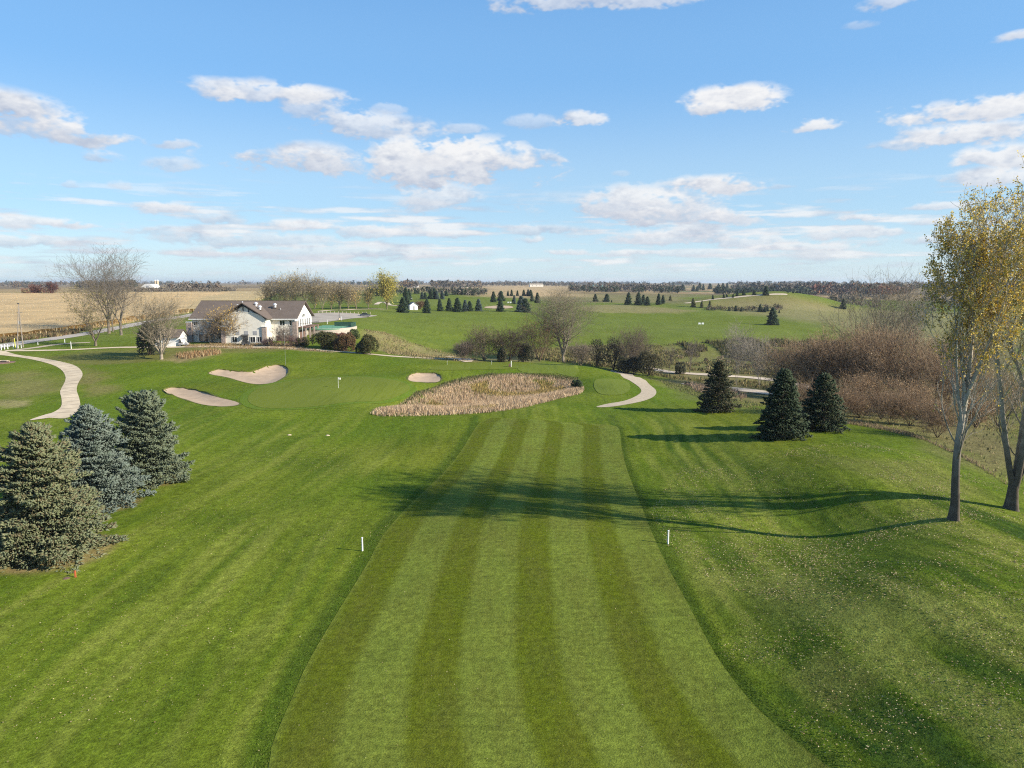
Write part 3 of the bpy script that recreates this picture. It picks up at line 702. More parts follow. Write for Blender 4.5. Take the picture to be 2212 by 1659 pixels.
class Grow:
    """grows a leafless tree as tapered pieces; keeps twig ends for leaves"""
    def __init__(s, seed, wig=(.06,.12,.16,.2), up=(.05,.10,.06,.03), ratio=(.5,.5,.45), kids=(14,8,6), ang=(45,45,45), start=(.25,.2,.15), seg=(10,7,5,3), shape='round', taper=.85, levels=3, minr=.008, rk=(.55,.5,.5), bend=(0,0,0)):
        s.r = random.Random(seed); s.P = dict(wig=wig, up=up, ratio=ratio, kids=kids, ang=ang, start=start, seg=seg, shape=shape, taper=taper, levels=levels, minr=minr, rk=rk)
        s.S = [[] for _ in range(5)]; s.tips = []; s.bend = Vector(bend)
    def branch(s, p, d, L, r, lev):
        P = s.P; n = P['seg'][lev]; rr = s.r; p = Vector(p); d = Vector(d).normalized()
        kids = P['kids'][lev] if lev < P['levels'] else 0
        st = P['start'][lev] if lev < P['levels'] else 1
        todo = sorted([st+(1-st)*(k+rr.random())/kids for k in range(kids)]) if kids else []
        az = rr.uniform(0, 6.28); q = 0
        for i in range(n):
            t0, t1 = i/n, (i+1)/n
            d = (d+Vector((rr.gauss(0, 1), rr.gauss(0, 1), rr.gauss(0, 1)))*P['wig'][lev]+Vector((0, 0, 1))*P['up'][lev]+s.bend*(t1*.12 if lev else t1*.05)).normalized()
            p2 = p+d*(L/n); r0 = max(P['minr'], r*(1-P['taper']*t0)); r1 = max(P['minr'], r*(1-P['taper']*t1))
            s.S[min(lev, 4)].append((p.x, p.y, p.z, p2.x, p2.y, p2.z, r0, r1))
            while q < len(todo) and todo[q] <= t1:
                t = todo[q]; q += 1; pp = p.lerp(p2, (t-t0)/(t1-t0)); az += 2.4+rr.uniform(-.5, .5)
                o = d.orthogonal().normalized(); o = Matrix.Rotation(az, 3, d) @ o
                an = R(P['ang'][lev]*rr.uniform(.75, 1.25)); cd = d*math.cos(an)+o*math.sin(an)
                if P['shape'] == 'round': f = .55+.75*math.sin(math.pi*min(1, .15+.85*(1-(t-st)/(1-st+1e-6))*.9))
                elif P['shape'] == 'cone': f = 1.25*(1-(t-st)/(1-st+1e-6))+.12
                else: f = 1.0
                s.branch(pp, cd, L*P['ratio'][lev]*f*rr.uniform(.75, 1.2), max(P['minr'], (r*(1-P['taper']*t))*P['rk'][lev]), lev+1)
            p = p2
        if lev >= P['levels']-1: s.tips.append((p.x, p.y, p.z, d.x, d.y, d.z))
    def wood(s, sides=(8,6,4,3,3), lo=0, hi=4):
        out = []
        for lev in range(lo, hi+1):
            if not s.S[lev]: continue
            a = np.array(s.S[lev]); out.append(frustums(a[:, :3], a[:, 3:6], a[:, 6], a[:, 7], sides[lev]))
        return out
def col_of(n, palette, rng, jit=.15):
    pal = np.array(palette); c = pal[rng.randint(0, len(pal), n)]
    return c*(1+rng.uniform(-jit, jit, (n, 1)))
def leaf_quads(P, size, palette, rng, asp=.6, jit=.2):
    n = len(P); a = unit(rng.standard_normal((n, 3))); b = unit(np.cross(a, rng.standard_normal((n, 3))))
    s = size*rng.uniform(.65, 1.35, (n, 1))
    V = np.stack([P-a*s*.5, P+b*s*asp*.5, P+a*s*.5, P-b*s*asp*.5], 1).reshape(-1, 3)
    F = np.arange(n*4).reshape(n, 4); c = np.repeat(col_of(n, palette, rng, jit), 4, 0)
    return V, F, c
def spindles(P, D, L, W, cols):
    """three-sided spindles: a needled shoot, a clump of small leaves"""
    n = len(P); d = unit(D); ref = np.where(np.abs(d[:, 2:3]) > .9, np.array([[1., 0, 0]]), np.array([[0, 0, 1.]]))
    a = unit(np.cross(d, ref)); b = np.cross(d, a); m = P+d*(L*.42)[:, None]
    ring = [m+(a*math.cos(t)+b*math.sin(t))*W[:, None] for t in (0.3, 2.4, 4.5)]
    V = np.stack([P, *ring, P+d*L[:, None]], 1).reshape(-1, 3)
    q = np.array([(0,2,1),(0,3,2),(0,1,3),(4,1,2),(4,2,3),(4,3,1)])
    F = ((np.arange(n)*5)[:, None, None]+q[None]).reshape(-1, 3)
    return V, F, np.repeat(cols, 5, 0)
def spruce_mesh(seed, H, Rb, palette, n_br=150, per=60, tuft=.34, tw=.075, droop=.18, bare=.03, prof=.85, rag=.15, tip_up=.25, spray=.30):
    """needled conifer: (trunk mesh data, needle mesh data)"""
    rng = np.random.RandomState(seed); P = []; D = []; L = []; TR = []
    for k in range(n_br):
        t = bare+(1-bare)*((k+rng.uniform())/n_br)**1.12
        h = H*t*.985; az = k*2.39996+rng.uniform(-.4, .4)
        rad = Rb*(max(0, 1-t)**prof)*rng.uniform(1-rag*1.6, 1+rag)+.10*H*.05
        up = .55*t-droop*(1-t)
        d = np.array([math.cos(az), math.sin(az), up]); d /= np.linalg.norm(d)
        m = max(6, int(per*(rad/Rb)**.9+4))
        s = rng.uniform(.12, 1, m)**.75
        side = np.array([-math.sin(az), math.cos(az), 0])
        # spray: narrow fan that widens, then closes at the end
        w = (rng.uniform(-1, 1, m))*rad*spray*np.sin(np.clip(s*1.05, 0, 1)*math.pi*.92)
        dz = -droop*1.1*rad*s*s*.55+tip_up*rad*np.maximum(0, s-.7)*.9
        base = np.array([0, 0, h])+d[None]*(rad*s)[:, None]+side[None]*w[:, None]+np.array([[0, 0, 1]])*(dz+rng.uniform(-.10, .06, m)*min(1.2, rad*.35))[:, None]
        dd = d[None]*.8+side[None]*(np.sign(w)*.75*np.minimum(1, np.abs(w)/(rad*.12+1e-6)))[:, None]+rng.standard_normal((m, 3))*.30+np.array([[0, 0, .18]])
        P.append(base); D.append(dd); L.append(np.full(m, tuft)*rng.uniform(.7, 1.35, m))
        TR.append((0, 0, h, *(np.array([0, 0, h])+d*rad*.8+np.array([0, 0, -droop*.35*rad])), .012*H*(1-t)*.35+.008, .006))
    # leading shoot
    m = 14; zt = H*np.linspace(.9, 1.0, m); P.append(np.column_stack([np.zeros(m), np.zeros(m), zt-.15])); D.append(np.column_stack([rng.uniform(-.5, .5, (m, 2)), np.ones(m)])); L.append(np.full(m, tuft*.8))
    P = np.concatenate(P); D = np.concatenate(D); L = np.concatenate(L)
    cols = col_of(len(P), palette, rng, .14)
    needles = spindles(P, D, L, tw*rng.uniform(.7, 1.3, len(P)), cols)
    TR = np.array(TR); tr = [frustums(np.array([[0, 0, -.25]]), np.array([[0, 0, H*.95]]), np.array([.020*H+.04]), np.array([.012]), 8), frustums(TR[:, :3], TR[:, 3:6], TR[:, 6], TR[:, 7], 3)]
    return tr, needles
M_BARK = mat_vcol('bark', .9, .35, 2.2); M_NEEDLE = mat_vcol('needles', .7, .18, 1.2, spec=.15)
M_LEAF = mat_vcol('leaves', .55, .15, .8, transl=.42, spec=.3); M_TWIG = mat_vcol('twigs', .9, .2, .6); M_GRASSBL = mat_vcol('dry_grass', .85, .2, .25, transl=.25, spec=.1, space='world')
def wood_mesh(name, parts, base, tip=None, seed=0):
    V, F, _ = join(parts); rng = np.random.RandomState(seed)
    c = np.array(base)[None]*(1+.15*vnoise(V[:,0]*3+V[:,2], V[:,1]*3+V[:,2]*.6, .8, 5)[:, None])
    return mk_mesh(name, V, F, c, smooth=True)
def place(name, label, cat, meshes, xy, rz=0.0, scale=1.0, group=None, sink=.06):
    """thing at a spot of the terrain, meshes: (part name, mesh, material)"""
    e = empty(name, (xy[0], xy[1], float(height(*xy))-sink), rz, scale); tag(e, label, cat, group)
    for nm, me, mat in meshes: obj(nm, me, mat, e)
    return e
def pheight(xy, vb, vt):
    d = xy[1]*math.cos(PITCH)+(CAMZ-float(height(*xy)))*math.sin(PITCH)
    return (vb-vt)*d/FPX
def vtop_height(xy, vt):
    """height above the ground at xy of a top seen at photo row vt"""
    d = ray_dir(PW/2, vt); return CAMZ+d.z/d.y*xy[1]-float(height(*xy))

# ------------------------------------------------------------------ near spruces
BLUE = [(.118,.146,.096),(.146,.172,.120),(.098,.124,.078),(.128,.144,.078)]
BLUEB = [(.112,.140,.112),(.140,.172,.142),(.096,.124,.094),(.158,.186,.154)]
OLIVE = [(.130,.146,.074),(.156,.170,.090),(.112,.128,.062),(.178,.178,.098),(.140,.164,.098),(.13,.11,.06)]
DKGR = [(.030,.048,.024),(.040,.060,.030),(.024,.040,.020),(.048,.060,.030)]
def near_spruce(seed, uv, vt, halfw, pal, label, name='blue_spruce', **kw):
    xy = ground(*uv); H = pheight(xy, uv[1], vt)
    dep = xy[1]; Rb = halfw*dep/FPX*1.02
    tr, ne = spruce_mesh(seed, H, Rb, pal, **kw)
    e = place(name, label, 'spruce tree', [('trunk', wood_mesh('spruce_trunk', tr, (.075,.055,.04)), M_BARK), ('crown', mk_mesh('spruce_crown', ne[0], ne[1], ne[2]), M_NEEDLE)], xy, rz=seed*1.3, group='spruces near the fairway')
    return e
near_spruce(1, (95,1190), 908, 138, OLIVE, 'broad olive green spruce at the left edge, nearest of the left three', n_br=230, per=230, tuft=.36, tw=.072, rag=.26, prof=.66, spray=.24)
near_spruce(2, (205,1085), 872, 102, BLUEB, 'middle blue grey spruce of the three on the left', n_br=220, per=170, tuft=.36, tw=.072, rag=.26, prof=.66, spray=.26)
near_spruce(3, (322,1035), 845, 78, BLUE, 'rounded blue green spruce, farthest right of the left three', n_br=220, per=170, tuft=.34, tw=.074, rag=.25, prof=.40, tip_up=.45, spray=.26)
near_spruce(4, (1687,945), 796, 58, DKGR, 'dense dark green spruce in front, right of the fairway end', n_br=220, per=62, tuft=.38, tw=.085, rag=.16, prof=.68)
near_spruce(5, (1775,928), 806, 54, DKGR+[(.062,.058,.028)], 'dark spruce with browner edge just behind the dense one', n_br=190, per=55, tuft=.38, tw=.085, rag=.2, prof=.66)
near_spruce(6, (1551,888), 778, 45, [(.045,.055,.028),(.060,.062,.032),(.034,.046,.022),(.085,.070,.035)], 'ragged open spruce standing alone left of the dense pair', n_br=150, per=62, tuft=.42, tw=.085, rag=.26, prof=.66)

# ------------------------------------------------------------------ poplars on the right
GOLD = [(.70,.50,.07),(.62,.46,.09),(.48,.39,.09),(.74,.60,.22),(.36,.30,.08),(.20,.16,.06),(.66,.41,.05)]
def poplar(seed, uv, vt, lean, stems, label, nleaf, r0):
    xy = ground(*uv); H = vtop_height(xy, vt); rr = random.Random(seed)
    parts = []; tips = []
    for (frac, dx, dy, hh, rf, z0) in stems:
        g = Grow(seed*10+int(frac*7)+len(parts), wig=(.022,.07,.10,.13), up=(.03,.20,.15,.12), ratio=(.25 if hh > .99 else .30,.36,.38), kids=(30 if hh > .99 else 14,8,4), ang=(36,29,32), start=(.20 if hh > .99 else .12,.18,.15), seg=(14,8,5,3), shape='cone' if hh > .99 else 'round', taper=.93, levels=3, minr=.012, rk=(.27,.5,.55), bend=lean)
        g.branch((0, 0, z0*H), (dx, dy, 1), H*hh-z0*H, r0*rf, 0)
        parts += g.wood(sides=(10,6,4,3,3)); tips += g.tips
    # flared foot
    parts.append(frustums(np.array([[0, 0, -.3], [0, 0, .35], [0, 0, 1.0]]), np.array([[0, 0, .35], [0, 0, 1.0], [0, 0, 2.4]]), np.array([r0*1.7, r0*1.25, r0*1.06]), np.array([r0*1.25, r0*1.06, r0*.82]), 12))
    V, F, _ = join(parts); T = np.array(tips); k_ = H/np.percentile(T[:, 2], 99.2); kx_ = np.array([.82, 1.45, k_]); V = V*kx_; T[:, :3] *= kx_
    w = np.clip((V[:, 2]-H*.14)/(H*.25), 0, 1)[:, None]
    c = np.array([[.098,.080,.060]])*(1-w)+np.array([[.36,.32,.26]])*w
    c = c*(1+.3*vnoise(V[:,0]*2+V[:,1]*2, V[:,2], .7, 3)[:, None])
    rng = np.random.RandomState(seed)
    hz = T[:, 2]/H; wgt = np.clip((hz-.36)/.34, .09, 1)**2.2; wgt /= wgt.sum()
    k = np.repeat(rng.choice(len(T), nleaf//9, p=wgt), 9); nleaf = len(k)
    P = T[k, :3]-T[k, 3:]*rng.uniform(-.1, .95, (nleaf, 1))+rng.normal(0, .12, (nleaf, 3))
    lv = leaf_quads(P, .145, GOLD, rng, .75, .25)
    return place('poplar_tree', label, 'poplar tree', [('trunk', mk_mesh('poplar_wood', V, F, c, smooth=True), M_BARK), ('crown', mk_mesh('poplar_leaves', *lv[:2], lv[2]), M_LEAF)], xy, group='poplars on the right slope', sink=.1)
poplar(3, (2060,1122), 425, (.55,.0,0), [(1, -.01, 0.0, 1.0, 1.0, 0), (.9, .10, .08, .97, .42, .36), (.85, -.17, .0, .90, .38, .34), (.8, .02, -.17, .93, .34, .42), (.7, .20, -.06, .98, .36, .44), (.6, -.07, .17, .95, .3, .47)], 'straight single trunked poplar with golden leaves nearest the fairway', 25000, .30)
poplar(7, (2184,1100), 380, (.55,.0,0), [(1, .05, 0.0, 1.0, .72, 0.05), (.9, .20, .1, .95, .58, .07), (.8, -.20, .1, .93, .58, .08), (.7, .40, -.1, .8, .45, .09), (.6, -.08, -.2, .95, .35, .4), (.5, -.25, .1, .9, .3, .45)], 'forked thick poplar at the right edge of the picture', 27000, .38)

# ------------------------------------------------------------------ other broadleaf trees
def bare(seed, xy, H, r0, label, name='bare_tree', cat='bare tree', wood=(.14,.115,.09), leaves=None, twigcol=None, group=None, stems=1, spread=.35, clear=.12, half=None, **kw):
    """stems: number of stems from the foot; leaves: (n, size, palette)"""
    rr = random.Random(seed); parts = []; tips = []; S3 = []
    args = dict(wig=(.07,.11,.14,.18), up=(.03,.08,.06,.05), ratio=(.55,.5,.45), kids=(10,8,6), ang=(42,40,42), start=(.2,.15,.12), seg=(9,7,5,3), levels=3, minr=.012)
    args.update(kw)
    far = xy[1] > 120
    args.setdefault('rk', (.62,.6,.6) if far else (.55,.5,.5)); args['minr'] = max(args['minr'], .026 if far else .012)
    if far: r0 *= 1.45
    if clear > .0: parts.append(frustums(np.array([[0, 0, -.25], [0, 0, .3]]), np.array([[0, 0, .3], [0, 0, clear*H+.05]]), np.array([r0*1.5, r0*1.1]), np.array([r0*1.1, r0*.9]), 8))
    for k in range(stems):
        a = k*6.283/stems+rr.uniform(-.4, .4); sp = spread*rr.uniform(.6, 1.3) if stems > 1 else .05
        g = Grow(seed*31+k, **args)
        g.branch((0, 0, clear*H), (math.cos(a)*sp, math.sin(a)*sp, 1), H*(1-clear)*rr.uniform(.82, 1.0), r0*(.85 if stems == 1 else .62), 0)
        parts += g.wood(hi=2); S3 += g.wood(lo=3); tips += g.tips
    T = np.array(tips); kz = H/np.percentile(T[:, 2], 99.3)
    kx = (half*xy[1]/FPX)/np.percentile(np.abs(T[:, 0]), 97) if half else kz
    K = np.array([kx, kx, kz]); T[:, :3] *= K
    parts = [(p[0]*K, p[1]) for p in parts]; S3 = [(p[0]*K, p[1]) for p in S3]
    me = wood_mesh('trunk', parts, wood, seed=seed)
    ms = [('trunk', me, M_BARK)]; cr = []
    if S3:
        V, F, _ = join(S3); cr.append((V, F, np.repeat(np.array([twigcol or wood]), len(V), 0)))
    if leaves:
        rng = np.random.RandomState(seed); k = rng.randint(0, len(T), leaves[0])
        P = T[k, :3]+T[k, 3:]*rng.uniform(-.9, .2, (leaves[0], 1))+rng.normal(0, leaves[1]*1.1, (leaves[0], 3)); cr.append(leaf_quads(P, leaves[1], leaves[2], rng))
    if cr:
        V, F, c = join(cr); ms.append(('crown', mk_mesh('crown', V, F, c), M_TWIG if not leaves else M_LEAF))
    return place(name, label, cat, ms, xy, rz=0.0, group=group)
GREYB, PALEB, REDB, DARKB = (.15,.125,.10), (.24,.21,.17), (.155,.088,.058), (.085,.065,.05)
OLV = [(.28,.24,.08),(.22,.20,.06),(.33,.27,.10),(.18,.17,.06)]
xy = ground(236,720); bare(11, xy, vtop_height(xy, 530), .42, 'tallest bare tree with spreading crown left of the clubhouse road', wood=(.165,.135,.105), twigcol=(.19,.16,.13), half=85, stems=4, spread=.42, clear=.2, kids=(9,9,7))
xy = ground(262,724); bare(12, xy, vtop_height(xy, 570), .40, 'bare tree with stout trunk just right of the tallest one', wood=(.15,.125,.10), twigcol=(.18,.15,.12), half=48, stems=3, spread=.4, clear=.25, kids=(8,7,6))
xy = ground(244,716); bare(19, xy, vtop_height(xy, 588), .26, 'slim bare tree between two stout trunks by the road', wood=(.15,.125,.10), stems=2, spread=.3, clear=.25, kids=(8,6,5))
xy = ground(207,747); bare(13, xy, vtop_height(xy, 612), .42, 'forked leaning willow with olive leaf tufts beside the cart path', name='willow_tree', cat='willow tree', wood=(.17,.135,.10), leaves=(2600,.26,OLV), half=62, stems=3, spread=.75, clear=.1, up=(-.01,.03,-.04,-.06), kids=(8,7,6))
xy = ground(349,776); bare(14, xy, vtop_height(xy, 632), .30, 'bare young maple with upswept limbs in front of the shed', wood=(.27,.225,.17), twigcol=(.27,.22,.15), half=62, stems=6, spread=.62, clear=.12, kids=(8,7,6), up=(.06,.10,.08,.06), ang=(34,36,38))
xy = ground(502,741); bare(15, xy, vtop_height(xy, 658), .22, 'many stemmed tree with rusty gold leaves before the clubhouse', name='golden_tree', cat='tree', wood=(.33,.26,.18), twigcol=(.36,.28,.19), leaves=(1700,.3,[(.66,.42,.08),(.56,.36,.08),(.72,.48,.12)]), half=42, stems=9, spread=.55, clear=0.0, kids=(8,6,5), up=(.05,.1,.06,.05))
xy = ground(457,741); bare(16, xy, vtop_height(xy, 682), .15, 'grey bare multi stemmed tree at the left clubhouse wall', wood=(.24,.195,.15), half=38, stems=6, spread=.6, clear=0.0, kids=(8,6,5))
xy = ground(612,748); bare(17, xy, vtop_height(xy, 700), .10, 'small pale bare tree at the right clubhouse wall', wood=(.22,.18,.15), half=28, stems=5, spread=.6, clear=.06, kids=(7,6,5))
xy = ground(1216,783); bare(21, xy, vtop_height(xy, 624), .45, 'large pale bare cottonwood above the ravine in the centre', wood=(.23,.19,.145), twigcol=(.22,.185,.125), half=68, stems=5, spread=.42, clear=.14, kids=(11,9,7), up=(.03,.09,.06,.05))
xy = ground(1368,806); bare(22, xy, vtop_height(xy, 702), .24, 'fan shaped bare tree rising from dark junipers', wood=(.15,.115,.085), half=45, stems=7, spread=.55, clear=.05, kids=(9,8,6))
xy = (at_depth(1900, 158), 158); bare(23, xy, vtop_height(xy, 586), .6, 'huge gnarled bare willow above the brown thicket', name='willow_tree', cat='willow tree', wood=(.095,.08,.06), twigcol=(.20,.17,.125), half=110, stems=5, spread=.95, clear=.18, kids=(10,9,7), up=(.04,.10,.12,.10))
xy = (at_depth(1978, 175), 175); bare(24, xy, vtop_height(xy, 572), .4, 'tall pale bare tree behind the gnarled willow', wood=(.20,.175,.14), twigcol=(.22,.19,.15), half=50, stems=3, spread=.3, clear=.2, kids=(10,8,6))
for k, (u, v, vt, lb) in enumerate([(1590,832,693,'taller pale bare sapling above the gravel track'), (1640,836,722,'shorter pale bare sapling beside the gravel track'), (1489,806,728,'thin grey sapling left of the pale saplings'), (1445,802,745,'leaning dark sapling near the junipers')]):
    xy = ground(u, v); bare(30+k, xy, vtop_height(xy, vt), .10, lb, name='sapling', cat='sapling', wood=(.27,.235,.19) if k < 2 else GREYB, stems=1 if k > 1 else 3, spread=.2, clear=.02, kids=(14,6,5), ang=(35,38,40), ratio=(.42,.45,.45), group='saplings in the ravine')
# trees along the ravine rim
BRL = [(.26,.16,.075),(.30,.19,.09),(.22,.135,.065)]
for k, (u, v, vt, r, lv, wd, lb, st) in enumerate([
    (1046,779,700,.14,(500,.28,[(.22,.17,.08),(.26,.2,.1)]),(.20,.16,.10),'tan feathery thicket tree at the left of the ravine rim',8),
    (1100,781,706,.16,None,(.075,.055,.042),'dark leafless thicket tree left of the big cottonwood',8),
    (1165,781,682,.18,(1600,.30,BRL),(.15,.10,.07),'brown leaved tree leaning against the big cottonwood',6),
    (1000,779,735,.08,None,(.18,.14,.11),'low bare bush where the dry bank ends',8),
    (1020,779,726,.08,None,(.15,.12,.09),'thin grey bush beside the tan thicket tree',3),
    (1255,790,738,.10,None,(.19,.15,.11),'bare brush right of the big cottonwood',7)]):
    xy = ground(u, v); bare(40+k, xy, vtop_height(xy, vt), r, lb, name='thicket_tree', cat='tree', wood=wd, leaves=lv, stems=st, spread=.6, clear=0.0, kids=(8,7,5), group='trees along the ravine rim')
# brown thicket on the right
rr = random.Random(77)
TH = [(1735,148,728,'leftmost brown thicket tree'),(1790,142,708,'second brown thicket tree from the left'),(1845,140,698,'third brown thicket tree, below the gnarled willow'),(1900,136,698,'fourth brown thicket tree, left of the straight poplar'),(1960,130,706,'fifth brown thicket tree, left of the straight poplar'),(2030,124,740,'thicket tree behind the straight poplar trunk'),(2100,118,760,'thicket tree between the two poplar trunks'),(2170,112,770,'thicket tree behind the forked poplar'),
      (1765,165,728,'rear brown thicket tree above the gravel track'),(1870,160,712,'rear thicket tree right of the willow limbs'),(2060,150,720,'rear thicket tree behind the poplar crowns'),(1990,108,815,'front low thicket tree at the lawn edge'),(1880,114,800,'front thicket tree right of the dark spruces'),(2120,100,850,'front low thicket tree beside the forked poplar')]
for k, (u, y, vt, lb) in enumerate(TH):
    xy = (at_depth(u, y), y); H = vtop_height(xy, vt)
    bare(60+k, xy, H, .17, lb+' in the ravine', name='thicket_tree', cat='tree', wood=(.085,.06,.043), twigcol=(.42,.295,.18), leaves=(1200,.2,[(.48,.33,.18),(.42,.29,.16),(.54,.38,.21),(.48,.28,.14)]), stems=7, spread=.62, clear=0.0, kids=(8,8,7), group='brown thicket in the ravine')
EDGE = [ground(1700, 906), ground(1770, 908), ground(1830, 914), ground(1920, 930), ground(2000, 950), ground(2080, 988), ground(2160, 1034), ground(2230, 1075)]
for k in range(10):
    t = (k+.5)/15*7; i = int(t); f = t-i; x = EDGE[i][0]*(1-f)+EDGE[i+1][0]*f+3.5+(k % 3)*2.2; y = EDGE[i][1]*(1-f)+EDGE[i+1][1]*f+6.5+(k % 3)*3.0
    bare(90+k, (x, y), rr.uniform(3.6, 6.0), .07, ['first','second','third','fourth','fifth','sixth','seventh','eighth','ninth','tenth','eleventh','twelfth','thirteenth','fourteenth','fifteenth'][k]+' brown bush from the dark spruces along the right lawn edge', name='bare_bush', cat='bush', wood=(.10,.072,.052), twigcol=(.38,.26,.155), leaves=(500,.15,[(.44,.30,.17),(.38,.26,.15),(.34,.22,.13)]), stems=9, spread=.7, clear=0., kids=(8,6,6), group='bushes along the right lawn edge')
# junipers and evergreen shrubs: many small shoots in an uneven crown
def shrub(seed, xy, H, W, label, pal, name='juniper_shrub', cat='shrub', n=2600, lobes=7, tuft=.32, group=None, pointy=.0):
    rng = np.random.RandomState(seed); P = []; D = []
    for k in range(lobes):
        c = np.array([rng.uniform(-.55, .55)*W, rng.uniform(-.5, .5)*W, H*rng.uniform(.18, .60)]); rx = W*rng.uniform(.28, .5); rz = H*rng.uniform(.28, .42)
        m = n//lobes; d = unit(rng.standard_normal((m, 3))); d[:, 2] = np.where(d[:, 2] < -.8, -d[:, 2], d[:, 2])
        s = rng.uniform(.55, 1.08, m)**.6; q = c+d*np.array([rx, rx, rz])*s[:, None]; q[:, 2] = np.maximum(q[:, 2], .05)
        P.append(q); D.append(d+np.array([[0, 0, .45+pointy]])+rng.standard_normal((m, 3))*.35)
    P = np.concatenate(P); D = np.concatenate(D); P[:, 2] *= H/ max(.1, P[:, 2].max())
    ne = spindles(P, D, tuft*rng.uniform(.7, 1.5, len(P)), tuft*.24*rng.uniform(.7, 1.3, len(P)), col_of(len(P), pal, rng, .3))
    k = 9; a = rng.uniform(0, 6.28, k); tip = np.column_stack([np.cos(a)*W*.5, np.sin(a)*W*.5, np.full(k, H*.6)])
    tr = [frustums(np.zeros((k, 3))-[0, 0, .1], tip, np.full(k, .05+.01*H), np.full(k, .015), 5)]
    return place(name, label, cat, [('stems', wood_mesh('stems', tr, (.09,.07,.05)), M_BARK), ('foliage', mk_mesh('foliage', ne[0], ne[1], ne[2]), M_NEEDLE)], xy, group=group)
DKJ = [(.028,.036,.018),(.036,.042,.022),(.05,.05,.025),(.06,.05,.028)]
YEW = [(.032,.045,.016),(.045,.055,.02),(.085,.068,.022),(.06,.06,.022)]
for k, (u, v, vt, hw, lb, pal) in enumerate([
    (1130,782,742,24,'dark juniper in front of the big cottonwood', DKJ),(1290,792,732,20,'pointed dark juniper right of the big cottonwood', DKJ),(1325,800,728,24,'upright juniper beside the fan shaped bare tree', DKJ),
    (1400,812,757,36,'sprawling olive juniper right of the fan shaped tree', [(.06,.058,.028),(.08,.07,.035),(.045,.045,.022)]),(1355,806,770,30,'low dark juniper under the fan shaped tree', DKJ),(1468,808,783,13,'small leaning juniper by the gravel track', [(.06,.065,.035),(.08,.08,.045)]),
    (1083,782,752,16,'dark shrub left of the cottonwood juniper', DKJ),(1245,838,822,14,'round green shrub at the right end of the reeds', [(.035,.055,.022),(.05,.07,.03)]),
    (323,767,698,30,'dark conical arborvitae beside the bare young maple', [(.040,.048,.028),(.055,.06,.035),(.07,.065,.04)]),
    (700,753,716,38,'wide dark yew shrub below the patio wall', YEW),(655,748,730,16,'small dark yew shrub at the flagpole', YEW),(745,758,718,28,'reddish brown shrub between the yews', [(.14,.075,.035),(.10,.06,.03),(.075,.06,.025)]),(785,764,724,32,'rounded dark green yew shrub at the right of the row', YEW),(765,730,712,12,'small green shrub at the end of the patio wall', [(.06,.08,.025),(.08,.10,.035)]),(733,735,720,16,'rust red shrub against the patio wall', [(.16,.06,.045),(.13,.07,.045)])]):
    xy = ground(u, v); W = hw*xy[1]/FPX
    shrub(200+k, xy, vtop_height(xy, vt) if vt > 640 else 3, W, lb, pal, n=3200 if hw > 25 else 1500, tuft=.42 if xy[1] > 150 else .36, group='evergreen shrubs')
for k, (u, v, vt, lb) in enumerate([(575,748,728,'leftmost'),(590,748,725,'second'),(628,749,722,'third'),(645,749,724,'fourth')]):
    xy = ground(u, v); bare(230+k, xy, vtop_height(xy, vt), .05, lb+' low purplish bare bush along the clubhouse wall', name='bare_bush', cat='bush', wood=(.15,.095,.085), stems=9, spread=.7, clear=0., kids=(6,5,4), levels=2, group='bushes along the clubhouse wall')

# ------------------------------------------------------------------ far poplar row and yellow trees
row = [(580,668,607,0),(600,667,590,0),(622,667,600,0),(640,668,585,1),(662,669,583,0),(680,668,612,1),(697,669,591,0),(716,668,608,1),(735,668,612,0),(752,668,606,0),(770,668,612,1)]
for k, (u, v, vt, lf) in enumerate(row):
    xy = ground(u, v); H = vtop_height(xy, vt)
    nth = ['first','second','third','fourth','fifth','sixth','seventh','eighth','ninth','tenth','last'][k]
    bare(300+k, xy, H, .22, nth+(' tree from the left, with thin ochre leaves,' if lf else ' bare tree from the left')+' in the row behind the clubhouse', name='row_tree', cat='tree', wood=(.22,.18,.13), twigcol=(.34,.28,.19), leaves=(700, .5, [(.62,.47,.17),(.56,.45,.19),(.68,.45,.12)]) if lf else (420,.5,[(.58,.47,.25)]), stems=4, spread=.26, clear=.03, kids=(9,6,4), minr=.045, group='tree row behind the clubhouse')
YG = [(.58,.49,.10),(.64,.53,.14),(.48,.43,.10),(.34,.31,.08)]
xy = ground(836,668); bare(320, xy, vtop_height(xy, 586), .35, 'big yellow green poplar beyond the parking lot', name='yellow_tree', cat='tree', wood=(.17,.14,.10), leaves=(5200,.62,YG), half=28, stems=5, spread=.34, clear=.06, kids=(10,7,5), minr=.03)
xy = ground(796,667); bare(321, xy, vtop_height(xy, 616), .25, 'smaller ochre poplar left of the big yellow green one', name='yellow_tree', cat='tree', wood=(.20,.165,.12), leaves=(1500,.5,[(.40,.32,.11),(.34,.29,.10)]), half=18, stems=4, spread=.3, clear=.06, kids=(9,7,4), minr=.03)
xy = ground(907,668); bare(322, xy, vtop_height(xy, 650), .2, 'small round orange brown tree beside the white hut', name='orange_tree', cat='tree', wood=(.17,.12,.08), leaves=(1600,.5,[(.20,.115,.05),(.17,.10,.05)]), half=15, stems=5, spread=.6, clear=.1, kids=(7,6,4), minr=.03)
xy = (at_depth(78, 640), 640); bare(323, xy, 9, .2, 'rust red tree standing at the far side of the corn', name='rust_tree', cat='tree', wood=(.14,.09,.06), leaves=(900,.9,[(.20,.07,.045),(.16,.07,.045)]), stems=5, spread=.6, clear=.05, kids=(7,6,4), minr=.04)
